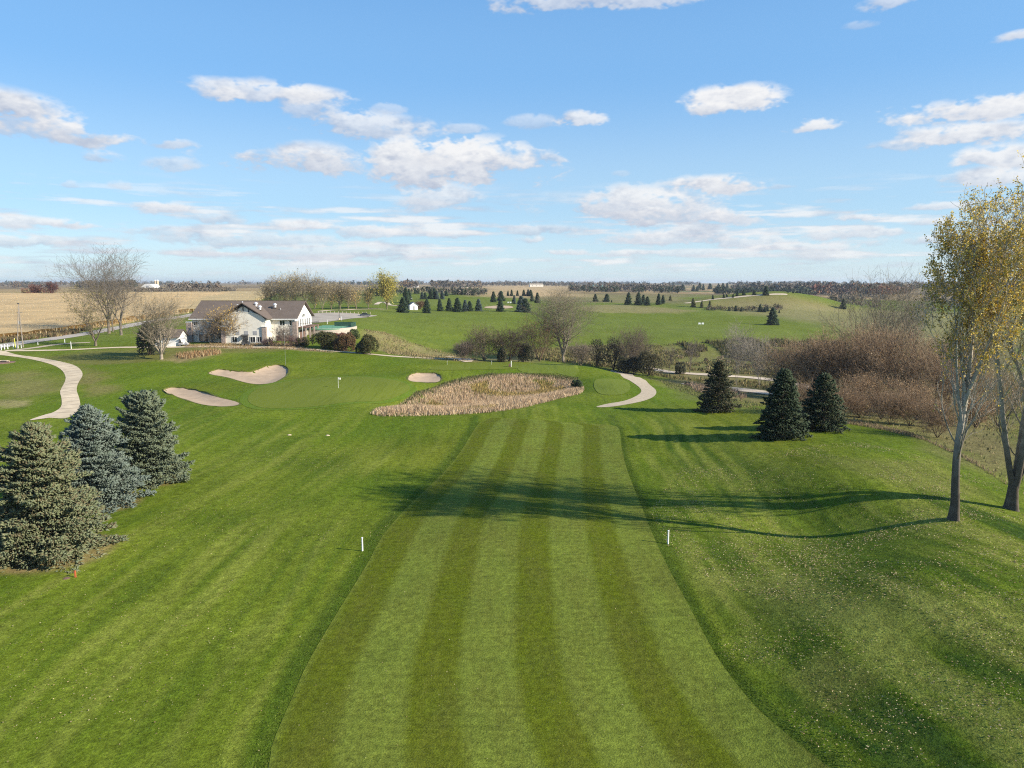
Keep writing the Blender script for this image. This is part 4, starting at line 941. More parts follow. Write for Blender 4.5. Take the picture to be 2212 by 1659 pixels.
xy = (at_depth(112, 640), 640); bare(324, xy, 12, .2, 'dark red tree standing at the far side of the corn', name='rust_tree', cat='tree', wood=(.14,.08,.06), leaves=(1100,.9,[(.17,.06,.045),(.13,.06,.04)]), stems=5, spread=.6, clear=.05, kids=(7,6,4), minr=.04)

# ------------------------------------------------------------------ far conifers
FARP = {'g': [(.030,.052,.026),(.040,.062,.032),(.024,.042,.022)], 'b': [(.058,.082,.075),(.072,.098,.090),(.045,.066,.058)], 'y': [(.10,.105,.035),(.13,.125,.045),(.08,.09,.03)]}
VAR = {}
for c in FARP:
    for j in range(4 if c == 'g' else 2):
        tr, ne = spruce_mesh(400+j+len(c)*7+ord(c), 10.0, 2.7+.35*j, FARP[c], n_br=95, per=20, tuft=.95, tw=.24, rag=.24, prof=.78 if j < 3 else .62, droop=.12)
        VAR[c, j] = (wood_mesh('far_trunk', tr[:1], (.09,.07,.05)), mk_mesh('far_crown', ne[0], ne[1], ne[2]))
def z5(x, y): return 796.3+x*.168, 584+y*.168
def z6(x, y): return 1150.2+x*.184, 584+y*.184
def z7(x, y): return 1451.1+x*.184, 584+y*.184
FRONT = [(445,545,350,'g'),(502,500,330,'g'),(750,550,372,'g'),(920,525,370,'g'),(1038,520,362,'g'),(1145,535,358,'g'),(1240,525,382,'b'),(1305,525,395,'g'),(1412,525,370,'b'),(1695,530,365,'g'),(1955,535,335,'b'),(2025,540,365,'g')]
LIST = []
names = ['first','second','third','fourth','fifth','sixth','seventh','eighth','ninth','tenth','eleventh','twelfth']
for k, (x, yb, yt, c) in enumerate(FRONT): LIST.append((*z5(x, yb), z5(x, yt)[1], c, names[k]+' spruce from the left in the front row beyond the driving range', 'front spruce row'))
BACK5 = [(478,420,225,'g'),(520,380,240,'g'),(690,372,280,'b'),(725,372,285,'g'),(800,370,245,'g'),(850,370,240,'g'),(880,372,262,'b'),(950,372,262,'b'),(1000,330,255,'g'),(1110,312,232,'g'),(1150,312,236,'g'),(1200,314,238,'g'),(1245,314,242,'g'),(1283,316,250,'g'),(1340,322,262,'g'),(110,328,235,'g'),(150,330,250,'b'),(600,300,240,'g'),(640,300,245,'g')]
for (x, yb, yt, c) in BACK5: LIST.append((*z5(x, yb), z5(x, yt)[1], c, 'dark conifer in the grove behind the orange tree and yellow poplar', 'conifer grove behind the front row'))
MIDR = [(1605,410,275,'g'),(1700,395,268,'g'),(1870,430,320,'b'),(1790,330,262,'g'),(1840,330,250,'g'),(1913,328,258,'g'),(1995,330,250,'g'),(2050,332,245,'b'),(2085,335,250,'g'),(2100,400,305,'g'),(2170,420,290,'g')]
for (x, yb, yt, c) in MIDR: LIST.append((*z5(x, yb), z5(x, yt)[1], c, 'spruce behind the front row, left of the big cottonwood crown', 'spruces round the far bunker'))
S6 = [(738,368,278,'g','left of a lone pair on the tan strip'),(870,370,278,'g','right of a lone pair on the tan strip'),(930,375,345,'g','tiny, at the foot of the lone pair'),(1125,402,262,'g','leftmost of the cluster at the far range edge'),(1240,408,262,'g','second of the cluster at the far range edge'),(1298,398,288,'g','small third of the cluster at the far range edge'),(1350,412,308,'g','short fourth of the cluster at the far range edge'),(1480,402,275,'g','left of the twin at the far range edge'),(1530,390,292,'g','right of the twin at the far range edge'),(1620,355,295,'y','yellowish and alone right of the twin')]
for (x, yb, yt, c, lb) in S6: LIST.append((*z6(x, yb), z6(x, yt)[1], c, 'spruce '+lb, 'spruces along the far range edge'))
S7 = [(33,240,180),(128,240,165),(255,245,175),(298,247,185),(328,225,150),(372,232,160),(450,222,155),(545,218,155),(600,212,150),(650,210,150),(780,255,175),(838,250,180),(935,255,165),(975,255,170),(1105,290,185),(1365,264,235),(1425,268,238)]
for (x, yb, yt) in S7: LIST.append((*z7(x, yb), z7(x, yt)[1], 'g', 'dark spruce on the crest of the far green hill', 'spruces on the hill crest'))
S8 = [(482,340,285),(768,305,235),(845,290,225),(965,292,235),(645,312,275),(720,320,270),(610,325,275)]
for (x, yb, yt) in S8: LIST.append((*z7(x, yb), z7(x, yt)[1], 'g', 'small spruce on the near slope of the far hill', 'small spruces on the hill slope'))
S9 = [(675,475,425),(750,478,412),(815,478,432),(1035,487,400),(1090,490,430),(1125,480,425)]
for (x, yb, yt) in S9: LIST.append((*z7(x, yb), z7(x, yt)[1], 'g', 'small conifer along the brush line below the far hill', 'conifers along the brush line'))
for (x, yb, yt) in [(255,432,325),(350,440,355),(445,440,355)]: LIST.append((*z7(x, yb), z7(x, yt)[1], 'y', 'yellowing larch at the left end of the brush line', 'larches at the brush line'))
u, v = z7(1180, 640); LIST.append((u, v, z7(1180, 445)[1], 'g', 'single full spruce standing alone on the driving range', None))
LIST.append((*z7(1262, 500), z7(1262, 465)[1], 'g', 'low round evergreen bush right of the brush line', None))
LIST.append((*z7(2010, 450), z7(2010, 335)[1], 'g', 'dark conifer clump behind the bare willow limbs', None))
rr = random.Random(5)
ORD = ['first','second','third','fourth','fifth','sixth','seventh','eighth','ninth','tenth','eleventh','twelfth','thirteenth','fourteenth','fifteenth','sixteenth','seventeenth','eighteenth','nineteenth','twentieth']
def numbered(items):
    out = list(items); same = {}
    for i, it in enumerate(out): same.setdefault(it[4], []).append(i)
    for lb, ids in same.items():
        if len(ids) > 1:
            for n_, i in enumerate(sorted(ids, key=lambda q: out[q][0])): out[i] = out[i][:4]+(ORD[n_]+' from the left: '+lb,)+out[i][5:]
    return out
LIST = numbered(LIST)
for k, (u, v, vt, c, lb, grp) in enumerate(LIST):
    xy = ground(u, v); H = max(1.5, pheight(xy, v, vt))
    tm, cm = VAR[c, rr.randrange(4 if c == 'g' else 2)]
    e = empty('larch_tree' if c == 'y' else 'spruce_tree', (xy[0], xy[1], float(height(*xy))-.1), rr.uniform(0, 6.28), tuple([H/10*rr.uniform(.82, 1.25)]*2+[H/10]))
    e.rotation_euler = (rr.uniform(-.05, .05), rr.uniform(-.05, .05), rr.uniform(0, 6.28))
    tag(e, lb, 'larch' if c == 'y' else 'spruce tree', grp); obj('trunk', tm, M_BARK, e); obj('crown', cm, M_NEEDLE, e)

# ------------------------------------------------------------------ clubhouse
M_STUC = mat_plain('stucco', (.72,.675,.59), .9, .06, 1.0, bump=.15)
M_WHITE = mat_plain('white_paint', (.80,.78,.74), .6, .03, 1.0)
M_STONE = mat_plain('pier_stone', (.36,.285,.245), .95, .25, 3.0, bump=.6)
M_TIMB = mat_plain('dark_timber', (.035,.036,.038), .7, .15, 2.0)
M_BRICK = mat_plain('brown_brick', (.175,.105,.08), .9, .2, 4.0, bump=.3)
M_GREYP = mat_plain('grey_panel', (.36,.355,.36), .8, .05, 2.0)
M_METAL = mat_plain('vent_metal', (.72,.72,.72), .35, .04, 2.0, metal=.3)
M_DARKM = mat_plain('dark_metal', (.05,.05,.05), .5, .1, 2.0)
M_WOODP = mat_plain('weathered_pole', (.26,.22,.18), .9, .2, 2.0, bump=.3)
def mat_roof():
    m, nt, b = principled('roof_shingle', .9, .15); p = obj_pos(nt)
    n = nt.noise(p, .6, 4, .6); n2 = nt.noise(nt.mapping(p, scale=(3.0, 5.0, 5.0)), 1.0, 3, .6)
    w = nt.new('ShaderNodeTexWave'); w.wave_type = 'BANDS'; w.bands_direction = 'Z'; w.inputs['Scale'].default_value = 1.9; w.inputs['Distortion'].default_value = .3; nt.l.new(p, w.inputs['Vector'])
    c = nt.mix(nt.ramp(n, (.3, .7, 0, 1)), (.115,.088,.070,1), (.155,.120,.098,1))
    c = nt.mix(nt.ramp(n2, (.35, .7, 0, .5)), c, (.185,.150,.125,1))
    c = nt.mix(nt.ramp(w.outputs['Fac'], (0, .35, .35, 0)), c, (.06,.048,.04,1))
    nt.put(b.inputs['Base Color'], c)
    return m
M_ROOF = mat_roof()
def mat_glass():
    m, nt, b = principled('window_glass', .08, .6); nt.put(b.inputs['Base Color'], (.018,.022,.026,1)); return m
M_GLASS = mat_glass()
Z0 = 3.45
CH = empty('clubhouse', (-74.0, 205.0, Z0)); tag(CH, 'white stucco clubhouse with brown roof and arched front gable', 'clubhouse')
def P(mb, name, mat, parent=CH):
    o = mb.build(name, mat, parent); return o
X0, X1, Y0, Y1, EV, RG = -14.5, 14.0, -8.0, 8.0, 6.85, 11.1      # local metres
b = MB(); b.prism([(Y0, -1.0), (Y1, -1.0), (Y1, EV), (0, RG-.25), (Y0, EV)], 'x', X0, X1); P(b, 'main_wall', M_STUC)
def slab(pts, th):
    """roof sheet from a loop of corners, given a thickness straight up"""
    n = len(pts); b = MB(); V = [Vector(p) for p in pts]+[Vector(p)+Vector((0, 0, th)) for p in pts]
    return b.add(V, [tuple(range(n))[::-1], tuple(range(n, 2*n))]+[(k, (k+1) % n, n+(k+1) % n, n+k) for k in range(n)])
sl = (RG-EV)/8.0; oh = .75
roof = P(slab([(X0-.7, Y0-oh, EV-oh*sl), (X1+.8, Y0-oh, EV-oh*sl), (X1+.8, 0, RG), (X0-.7, 0, RG)], .26), 'roof', M_ROOF)
P(slab([(X0-.7, 0, RG), (X1+.8, 0, RG), (X1+.8, Y1+oh, EV-oh*sl), (X0-.7, Y1+oh, EV-oh*sl)], .26), 'rear_roof', M_ROOF)
b = MB(); b.box(X0-.7, X1+.8, Y0-oh-.10, Y0-oh, EV-oh*sl-.08, EV-oh*sl+.16); P(b, 'gutter', M_WHITE, roof)
b = MB(); b.box(X0-.72, X1+.82, -.16, .16, RG+.245, RG+.32); P(b, 'ridge_cap', M_ROOF, roof)
# front wing with arched gable
WX, WH, WY = 1.2, 6.1, -12.2
sw = (10.75-EV)/WH
b = MB(); b.prism([(WX-WH, -1.0), (WX+WH, -1.0), (WX+WH, EV-.1), (WX, 10.6), (WX-WH, EV-.1)], 'y', WY+.35, Y0+.05); P(b, 'wing_wall', M_STUC)
arch = [(WX-WH+.25, -1.0), (WX+WH-.25, -1.0)]+[(WX+(WH-.25)*math.cos(t), 5.9+2.6*math.sin(t)) for t in np.linspace(0, math.pi, 25)]
b = MB(); b.prism(arch, 'y', WY, WY+.33); P(b, 'arched_wall', M_STUC)
ab = MB()
for k in range(24):
    t0, t1 = math.pi*k/24, math.pi*(k+1)/24
    q = lambda t, r: (WX+(WH-.25+r)*math.cos(t), 5.9+(2.6+r)*math.sin(t))
    ab.prism([q(t0, 0), q(t0, .22), q(t1, .22), q(t1, 0)], 'y', WY-.10, WY+.34)
P(ab, 'arch_trim', M_STUC)
for x in (-4.6, -3.1, -1.5, 0, 1.5, 3.1, 4.6):
    ztop = 10.75-abs(x)*sw-.25; zb = 5.9+2.85*math.sqrt(max(0, 1-(x/(WH-.1))**2))
    if ztop > zb+.1:
        b = MB(); b.box(WX+x-.10, WX+x+.10, WY+.20, WY+.36, zb, ztop); P(b, 'timber_strut', M_TIMB)
for s in (-1, 1):
    b = MB(); b.prism([(WX, 10.55), (WX+s*WH*.98, EV+.05), (WX+s*WH*.98, EV-.20), (WX, 10.25)], 'y', WY+.16, WY+.34); P(b, 'timber_rake', M_TIMB)
    e = 6.75
    yb = Y0+ (0) ; rz = 10.95; ez = 10.95-e*sw
    yr = Y0+(rz-EV)/sl
    P(slab([(WX, WY-.55, rz), (WX+s*e, WY-.55, ez), (WX+s*e, Y0-oh+.1, ez), (WX+s*6.1, Y0+.3, ez+.65*sw), (WX, min(yr, -.05), rz)], .24), 'wing_roof', M_ROOF)
    b = MB(); b.box(WX+s*5.55-.55, WX+s*5.55+.55, WY-.32, WY+.5, -1.0, 4.6); pp = P(b, 'stone_pier', M_STONE)
    b = MB(); b.box(WX+s*5.55-.68, WX+s*5.55+.68, WY-.45, WY+.6, 4.6, 4.78); P(b, 'pier_cap', M_WHITE, pp)
for (x0, x1, y0, y1, h) in ((X0-1.5, X0-.05, Y0-.7, Y0+1.0, 5.6), (X1-.75, X1+.45, Y0-.35, Y0+.9, 5.9), (X1-.2, X1+.5, 6.6, 7.9, 4.0)):
    b = MB(); b.box(x0, x1, y0, y1, -1.0, h); pp = P(b, 'stone_pier', M_STONE)
    b = MB(); b.box(x0-.12, x1+.12, y0-.12, y1+.12, h, h+.18); P(b, 'pier_cap', M_WHITE, pp)
def window(x, z, w, h, y, parent=CH, cross=True, mat=M_WHITE, name='window'):
    """window in a wall that faces -y at local y"""
    f = MB(); t = .09
    f.box(x-w/2-t, x-w/2, y-.06, y+.05, z-t, z+h+t); f.box(x+w/2, x+w/2+t, y-.06, y+.05, z-t, z+h+t)
    f.box(x-w/2, x+w/2, y-.06, y+.05, z+h, z+h+t); f.box(x-w/2-.1, x+w/2+.1, y-.12, y+.05, z-t-.06, z-t+.02)
    if cross: f.box(x-.03, x+.03, y-.05, y+.04, z, z+h)
    o = f.build(name, mat, parent); g = MB(); g.box(x-w/2, x+w/2, y-.02, y+.03, z-t+.02, z+h); g.build('pane', M_GLASS, o); return o
for (x, z, w, h) in ((10.4, 4.85, 1.35, 1.25), (13.0, 4.85, 1.2, 1.25), (-13.6, 4.85, 1.1, .8), (-11.2, 4.85, 1.1, .8), (-8.6, 4.85, 1.1, .8), (-11.6, .3, 2.5, 2.0)): window(x, z, w, h, Y0-.04)
for (x, z, w, h) in ((2.35, .55, 1.35, 1.3), (4.15, .55, 1.15, 1.3), (-2.6, .55, 1.3, 1.3)): window(WX+x, z, w, h, WY-.04)
for x in (-1.7, .65, 3.05):
    b = MB(); b.box(WX+x-.52, WX+x+.52, WY-.05, WY+.02, 2.45, 3.5); P(b, 'wall_panel', M_GREYP)
b = MB(); b.box(WX-.35, WX+1.05, WY-.05, WY+.03, -.4, 2.1); d = P(b, 'door', M_DARKM); b = MB(); b.box(WX+.85, WX+.92, WY-.12, WY-.05, .7, .95); P(b, 'handle', M_METAL, d)
b = MB(); b.prism([(WY-1.1, 2.15), (WY-.02, 2.55), (WY-.02, 2.45), (WY-1.1, 2.08)], 'x', WX-.6, WX+1.3); P(b, 'door_canopy', M_DARKM)
b = MB(); b.box(8.6, X1-.76, Y0-.09, Y0+.02, -1.0, 2.0); P(b, 'brick_base', M_BRICK)
b = MB(); b.box(WX+WH-.02, WX+WH+.06, Y0-2.6, Y0-1.9, .3, 1.6); P(b, 'side_window', M_GLASS)
# right hand gable end
gx = X1+.03
b = MB()
for k in range(-6, 7):
    y = k*.62; zt = RG-.35-abs(y)*sl
    if zt > 9.0: b.box(gx, gx+.05, y-.05, y+.05, 9.05-.12*abs(k), zt)
P(b, 'gable_batten', M_WHITE)
b = MB(); b.prism([(Y0+.25, 3.9), (Y1-.25, 3.9), (Y1-.25, EV), (0, RG-.35), (Y0+.25, EV)], 'x', X1-.02, gx-.005); P(b, 'gable_face', M_WHITE)
b = MB()
for k in range(20):
    t0, t1 = math.pi*k/20, math.pi*(k+1)/20
    q = lambda t, r: ((4.4+r)*math.cos(t), 6.2+(2.7+r)*math.sin(t))
    b.prism([q(t0, 0), q(t0, .2), q(t1, .2), q(t1, 0)], 'x', gx, gx+.12)
P(b, 'arch_trim', M_STUC)
b = MB(); b.prism([(1.7*math.cos(t), 6.75+.85*math.sin(t)) for t in np.linspace(0, math.pi, 13)], 'x', gx, gx+.05); fw = P(b, 'fan_window', M_GLASS)
b = MB()
for t in np.linspace(0, math.pi, 6): b.tube((gx+.07, 0, 6.75), (gx+.07, 1.72*math.cos(t), 6.75+.87*math.sin(t)), .035, n=5)
b.box(gx+.03, gx+.10, -1.75, 1.75, 6.69, 6.76); P(b, 'muntin', M_WHITE, fw)
for y in (-5.6, -3.3, -1.1, 1.1, 3.3, 5.6):
    b = MB(); b.box(gx, gx+.05, y-.62, y+.62, 4.35, 6.25); d = P(b, 'glass_door', M_GLASS)
    b = MB()
    for yy in (y-.66, y-.03, y+.58): b.box(gx+.01, gx+.09, yy, yy+.08, 4.3, 6.3)
    b.box(gx+.01, gx+.09, y-.66, y+.66, 6.25, 6.34); P(b, 'door_frame', M_WHITE, d)
b = MB(); b.box(X1, X1+2.6, -6.6, 6.8, 4.0, 4.22); bal = P(b, 'balcony', M_BRICK)
b = MB()
for y in np.arange(-6.5, 6.8, .55): b.box(X1+2.52, X1+2.56, y, y+.04, 4.22, 5.2)
for x in np.arange(X1+.3, X1+2.5, .55): b.box(x, x+.04, -6.55, -6.51, 4.22, 5.2)
b.box(X1+2.5, X1+2.58, -6.6, 6.8, 5.2, 5.27); b.box(X1+.1, X1+2.58, -6.6, -6.5, 5.2, 5.27); P(b, 'railing', M_DARKM, bal)
for y in (-6.3, -2.0, 2.2, 6.4):
    b = MB(); b.box(X1+2.1, X1+2.5, y-.2, y+.2, -1.0, 4.0); P(b, 'balcony_post', M_STONE, bal)
b = MB(); b.box(gx-.02, gx+.03, -4.5, 2.0, -.5, 3.2); P(b, 'lower_wall_panel', M_BRICK)
# roof fittings
def vent(x, y, z):
    b = MB(); b.lathe([(.34, -.5), (.34, .45), (.52, .5), (.52, .75), (.30, .98), (.05, 1.05)], (x, y, z), 12); o = P(b, 'roof_vent', M_METAL)
    b = MB(); b.box(x-.55, x+.55, y-.5, y+.5, z-.45, z-.12); P(b, 'vent_base', M_ROOF, o)
vent(3.0, -7.0, 10.1); vent(4.6, -8.6, 9.25); vent(7.2, -3.8, 9.7)
b = MB(); b.tube((9.0, -4.6, 8.2), (9.0, -4.6, 9.4), .08, n=8); P(b, 'vent_pipe', M_METAL)
b = MB(); b.box(-2.7, -1.0, -5.6, -4.2, 7.5, 10.3); c = P(b, 'chimney', M_STONE)
b = MB(); b.box(-2.85, -.85, -5.75, -4.05, 10.3, 10.48); P(b, 'chimney_cap', M_WHITE, c); b = MB(); b.lathe([(.16, 0), (.16, .55), (.24, .6), (.05, .8)], (-1.5, -4.9, 10.48), 10); P(b, 'flue', M_METAL, c)

# shed left of the clubhouse
SH = empty('shed', (-91.6, 190.5, float(height(-91.6, 190.5)))); tag(SH, 'small white shed with brown roof left of the clubhouse', 'shed')
b = MB(); b.prism([(-2.4, -.5), (2.4, -.5), (2.4, 2.5), (0, 4.1), (-2.4, 2.5)], 'x', -3.2, 3.2); P(b, 'wall', M_WHITE, SH)
for s in (-1, 1): P(slab([(-3.6, s*2.9, 2.17), (3.6, s*2.9, 2.17), (3.6, 0, 4.12), (-3.6, 0, 4.12)], .16), 'roof', M_ROOF, SH)
b = MB(); b.box(-.5, .5, -2.46, -2.38, -.2, 1.9); P(b, 'door', M_GREYP, SH)
FE = empty('picket_fence', (-91.2, 186.9, float(height(-91.2, 186.9)))); tag(FE, 'short white board fence in front of the shed', 'fence')
for k in range(15):
    b = MB(); b.box(-2.4+k*.33, -2.4+k*.33+.28, -.02, .02, .05, 1.35); P(b, 'board', M_WHITE, FE)
b = MB(); b.box(-2.45, 2.5, .02, .07, .35, .45); b.box(-2.45, 2.5, .02, .07, 1.0, 1.1); P(b, 'rail', M_WHITE, FE)

# golf carts
def cart(xy, rz, label, paint):
    e = empty('golf_cart', (xy[0], xy[1], float(height(*xy))+.02), rz); tag(e, label, 'golf cart', 'golf carts by the clubhouse')
    body = MB(); body.prism([(-1.15, .3), (1.15, .3), (1.2, .55), (.75, .95), (.45, .98), (.30, .5), (-.25, .5), (-.3, .72), (-1.15, .75)], 'y', -.55, .55); P(body, 'body', paint, e)
    b = MB(); b.box(-.85, -.3, -.5, .5, .72, .88); b.box(-.92, -.8, -.5, .5, .88, 1.3); P(b, 'seat', M_DARKM, e)
    r = MB(); r.prism([(-1.0, 1.86), (.75, 1.86), (.65, 1.95), (-.9, 1.95)], 'y', -.6, .6); P(r, 'roof', paint, e)
    for x, y in ((-.95, -.5), (-.95, .5), (.62, -.5), (.62, .5)):
        b = MB(); b.tube((x, y, .7), (x*.92, y, 1.87), .03, n=6); P(b, 'roof_post', M_DARKM, e)
    for x, y in ((-.75, -.58), (-.75, .58), (.8, -.58), (.8, .58)):
        b = MB(); b.tube((x, y-.1, .22), (x, y+.1, .22), .23, n=14); w = P(b, 'wheel', M_DARKM, e)
        b = MB(); b.tube((x, y-.11, .22), (x, y+.11, .22), .11, n=10); P(b, 'hub', M_METAL, w)
cart((-87.2, 188.2), .1, 'white golf cart parked between the shed and the clubhouse', M_GREYP); cart((-71.6, 190.6), .4, 'dark golf cart parked at the clubhouse front door', M_DARKM)

# patio with retaining wall right of the clubhouse
PT = empty('patio_terrace', (-54.0, 213.0, 4.0)); tag(PT, 'raised terrace with curved concrete block retaining wall beside the clubhouse', 'terrace')
arcw = [(-60.0, 208.5), (-57.0, 208.0), (-54.0, 208.3), (-51.4, 209.6), (-49.6, 211.8), (-48.6, 214.6), (-48.3, 218.0), (-48.6, 222.0)]
M_BLOCK = mat_plain('retaining_block', (.46,.40,.33), .95, .14, 2.0, bump=.4)
M_TURFG = mat_plain('artificial_turf', (.13,.30,.18), .9, .06, 3.0)
sm = [(p.x+54, p.y-213) for p in smooth_open(arcw, 6)]
TZ = 2.55
for c0 in range(4):                      # courses of block, each set back a little
    z0, z1 = -1.2+c0*.95, -1.2+(c0+1)*.95-.02
    if c0 == 3: z1 = TZ
    b = MB(); sb = -.05*c0
    for k in range(len(sm)-1):
        (ax, ay), (bx, by) = sm[k], sm[k+1]
        b.prism([(ax-sb, ay+sb*-1), (bx-sb, by-sb), (bx-.5, by+.5), (ax-.5, ay+.5)], 'z', z0, z1)
    P(b, 'wall_course', M_BLOCK, PT)
b = MB(); b.prism(sm+[(-1, 13), (-6, 13)], 'z', TZ-.3, TZ-.04); P(b, 'turf_surface', M_TURFG, PT)
b = MB(); b.prism([(-3.5, -6.5), (1.0, -7.4), (4.6, -4.4), (5.4, -2.0), (5.0, -1.6), (3.8, -3.9), (.7, -6.6), (-3.3, -5.8)], 'z', -1.6, -.2); P(b, 'lower_wall', M_BLOCK, PT)
M_FENCE = mat_plain('green_fence', (.03,.075,.05), .7, .1, 2.0)
M_CLEAR = mat_plain('green_screen', (.17,.40,.27), .6, .06, 1.0)
for k in range(0, len(sm), 3):
    x, y = sm[k]; b = MB(); b.tube((x-.25, y+.25, TZ-.1), (x-.25, y+.25, TZ+1.0), .03, n=6); P(b, 'fence_post', M_FENCE, PT)
b = MB()
for k in range(len(sm)-1):
    for z in (.35, .66, .98): b.tube((sm[k][0]-.25, sm[k][1]+.25, TZ+z), (sm[k+1][0]-.25, sm[k+1][1]+.25, TZ+z), .02, n=4)
P(b, 'fence_rail', M_FENCE, PT)
b = MB(); b.box(-1.5, 5.2, 9.2, 9.26, TZ, TZ+1.25); b.box(5.2, 5.26, 2.5, 9.2, TZ, TZ+1.25); P(b, 'wind_screen', M_FENCE, PT)

# ------------------------------------------------------------------ poles, posts, small things
def gz(xy): return float(height(*xy))
def pole_thing(name, label, cat, uv, vt, r, mat, top=None, group=None, n=8):
    xy = ground(*uv); H = vtop_height(xy, vt); e = empty(name, (xy[0], xy[1], gz(xy))); tag(e, label, cat, group)
    b = MB(); b.tube((0, 0, -.3), (0, 0, H), r, r*.8, n); P(b, 'pole', mat, e)
    if top: top(e, H)
    return e, H
def flag_top(e, H):
    rng = random.Random(2); V = []; F = []; n = 9
    for i in range(n):
        for j in range(4):
            t = i/(n-1); V.append((t*.44, .05*math.sin(t*7), H-.04-j/3*.34-.04*t))
    for i in range(n-1):
        for j in range(3): F.append((i*4+j, (i+1)*4+j, (i+1)*4+j+1, i*4+j+1))
    b = MB(); b.add(V, F); b.V += [(x, y+.012, z) for x, y, z in V]; b.F += [tuple(k+len(V) for k in f)[::-1] for f in F]; P(b, 'flag', M_WHITE, e)
    c = MB(); c.lathe([(.054, 0), (.054, .02)], (0, 0, 0), 12); P(c, 'cup', M_DARKM, e)
M_YEL = mat_plain('yellow_plastic', (.75,.72,.06), .5, .05); M_ORG = mat_plain('orange_paint', (.55,.13,.05), .6, .1); M_PVC = mat_plain('white_pvc', (.78,.78,.76), .45, .03); M_GREYM = mat_plain('galvanised_metal', (.42,.42,.42), .4, .08, metal=.5)
pole_thing('golf_flag', 'white flag on the putting green between the bunkers', 'flag', (731,839), 815, .03, M_PVC, flag_top)
def knob_top(e, H): b = MB(); b.lathe([(.02, 0), (.09, .05), (.09, .12), (.02, .18)], (0, 0, H), 10); P(b, 'finial', M_METAL, e)
pole_thing('flagpole', 'white flagpole at the right corner of the clubhouse', 'flagpole', (655,744), 680, .07, M_PVC, knob_top)
pole_thing('grey_pole', 'thin grey pole standing behind the kidney shaped bunker', 'pole', (617,789), 722, .024, M_GREYM, knob_top)
def cap_top(e, H): b = MB(); b.lathe([(.075, -.02), (.075, .03), (.03, .06)], (0, 0, H), 10); P(b, 'cap', M_PVC, e)
pole_thing('yardage_post', 'white marker post left of the striped fairway', 'post', (783,1190), 1162, .065, M_PVC, cap_top, 'fairway marker posts', 12)
pole_thing('yardage_post', 'white marker post right of the striped fairway', 'post', (1443,1175), 1147, .065, M_PVC, cap_top, 'fairway marker posts', 12)
def box_top(e, H):
    b = MB(); b.box(-.55, -.1, -.2, .2, .1, .75); P(b, 'ball_washer', M_BRICK, e); b = MB(); b.tube((-.32, 0, -.1), (-.32, 0, .1), .05, n=8); P(b, 'washer_stand', M_DARKM, e)
pole_thing('tee_post', 'white tee post with dark ball washer left of the tee box', 'post', (1104,793), 780, .09, M_PVC, box_top, None, 10)
for k, u in enumerate((966, 1062, 1105)):
    pole_thing('practice_pin', ['left','middle','right'][k]+' thin practice pin on the far practice green', 'pin', (u, 788), 780, .022, M_PVC, cap_top, 'practice pins')
# utility pole with brace
xy = ground(50, 750); H = vtop_height(xy, 657); e = empty('utility_pole', (xy[0], xy[1], gz(xy))); tag(e, 'grey utility pole with leaning brace beside the entrance road', 'utility pole')
b = MB(); b.tube((0, 0, -.5), (-.15, 0, H), .17, .11, 10); P(b, 'pole', M_WOODP, e)
b = MB(); b.tube((1.1, -4.0, -1.1), (-.1, -.15, H-.6), .13, .09, 8); P(b, 'brace', M_WOODP, e)
b = MB(); b.box(-.75, .55, -.06, .06, H-2.2, H-2.05); P(b, 'crossarm', M_WOODP, e)
b = MB(); b.lathe([(.2, 0), (.22, .1), (.22, .8), (.12, .95)], (-.55, 0, H-5.2), 10); P(b, 'transformer', M_GREYM, e)
b = MB(); b.lathe([(.22, 0), (.30, .12), (.1, .3)], (-.2, 0, H), 10); P(b, 'lamp_head', M_DARKM, e)
b = MB(); b.box(.45, 1.0, -3.4, -3.15, .0, .85); P(b, 'meter_box', M_METAL, e)
for k, (u, v, vt, mt, lb) in enumerate([(3,756,744,M_PVC,'wide white sign post at the left edge, first of the white posts'),(10,754.5,744,M_PVC,'second white entrance post from the left edge'),(17,754,744,M_PVC,'third white entrance post from the left edge'),(29,752.5,743,M_PVC,'fourth white entrance post, left of the yellow marker'),(33,750,731,M_YEL,'yellow marker post beside the entrance road'),(46,752,745,M_PVC,'short white post left of the utility pole'),(82,745,740,M_PVC,'tiny white post on the grass strip by the road'),(140,740,733,M_PVC,'far grey post by the path spur'),(154,753.5,738.5,M_PVC,'near grey post by the path left of the willow'),
    (707,700,691,M_PVC,'white post on the lawn left of the light pole'),(738,692,684,M_PVC,'white cabinet post beside the parking lot light'),(1532,669,664.5,M_PVC,'white yard post at the far range edge')]):
    def plank(e, H, k=k):
        if k < 3: b = MB(); b.box(-.02, .5, -.05, .03, H*.55, H*.8); P(b, 'plank', M_PVC, e)
        else: cap_top(e, H)
    pole_thing('marker_post', lb, 'post', (u, v), vt, .12 if k < 3 else .09, mt, plank, 'small marker posts')
def lamp(e, H):
    b = MB(); b.box(-.7, .7, -.12, .12, H-.1, H+.08); P(b, 'lamp_head', M_DARKM, e); b = MB(); b.lathe([(.35, 0), (.35, .9)], (0, 0, -.2), 10); P(b, 'footing', M_CONC, e)
pole_thing('light_pole', 'tall lamp post at the edge of the parking lot', 'lamp post', (733,691), 651, .11, M_DARKM, lamp)
for k, u in enumerate(np.linspace(688, 800, 14)):
    xy = ground(u, 676.5+ (u-688)*.018); e = empty('parking_post', (xy[0], xy[1], gz(xy))); tag(e, ORD[k]+' low pale post from the left along the far side of the parking lot', 'post', 'parking lot posts')
    b = MB(); b.box(-.08, .08, -.08, .08, -.2, .8); P(b, 'post', M_CONC, e); b = MB(); b.box(-.1, .1, -.1, .1, .8, .86); P(b, 'cap', M_PVC, e)
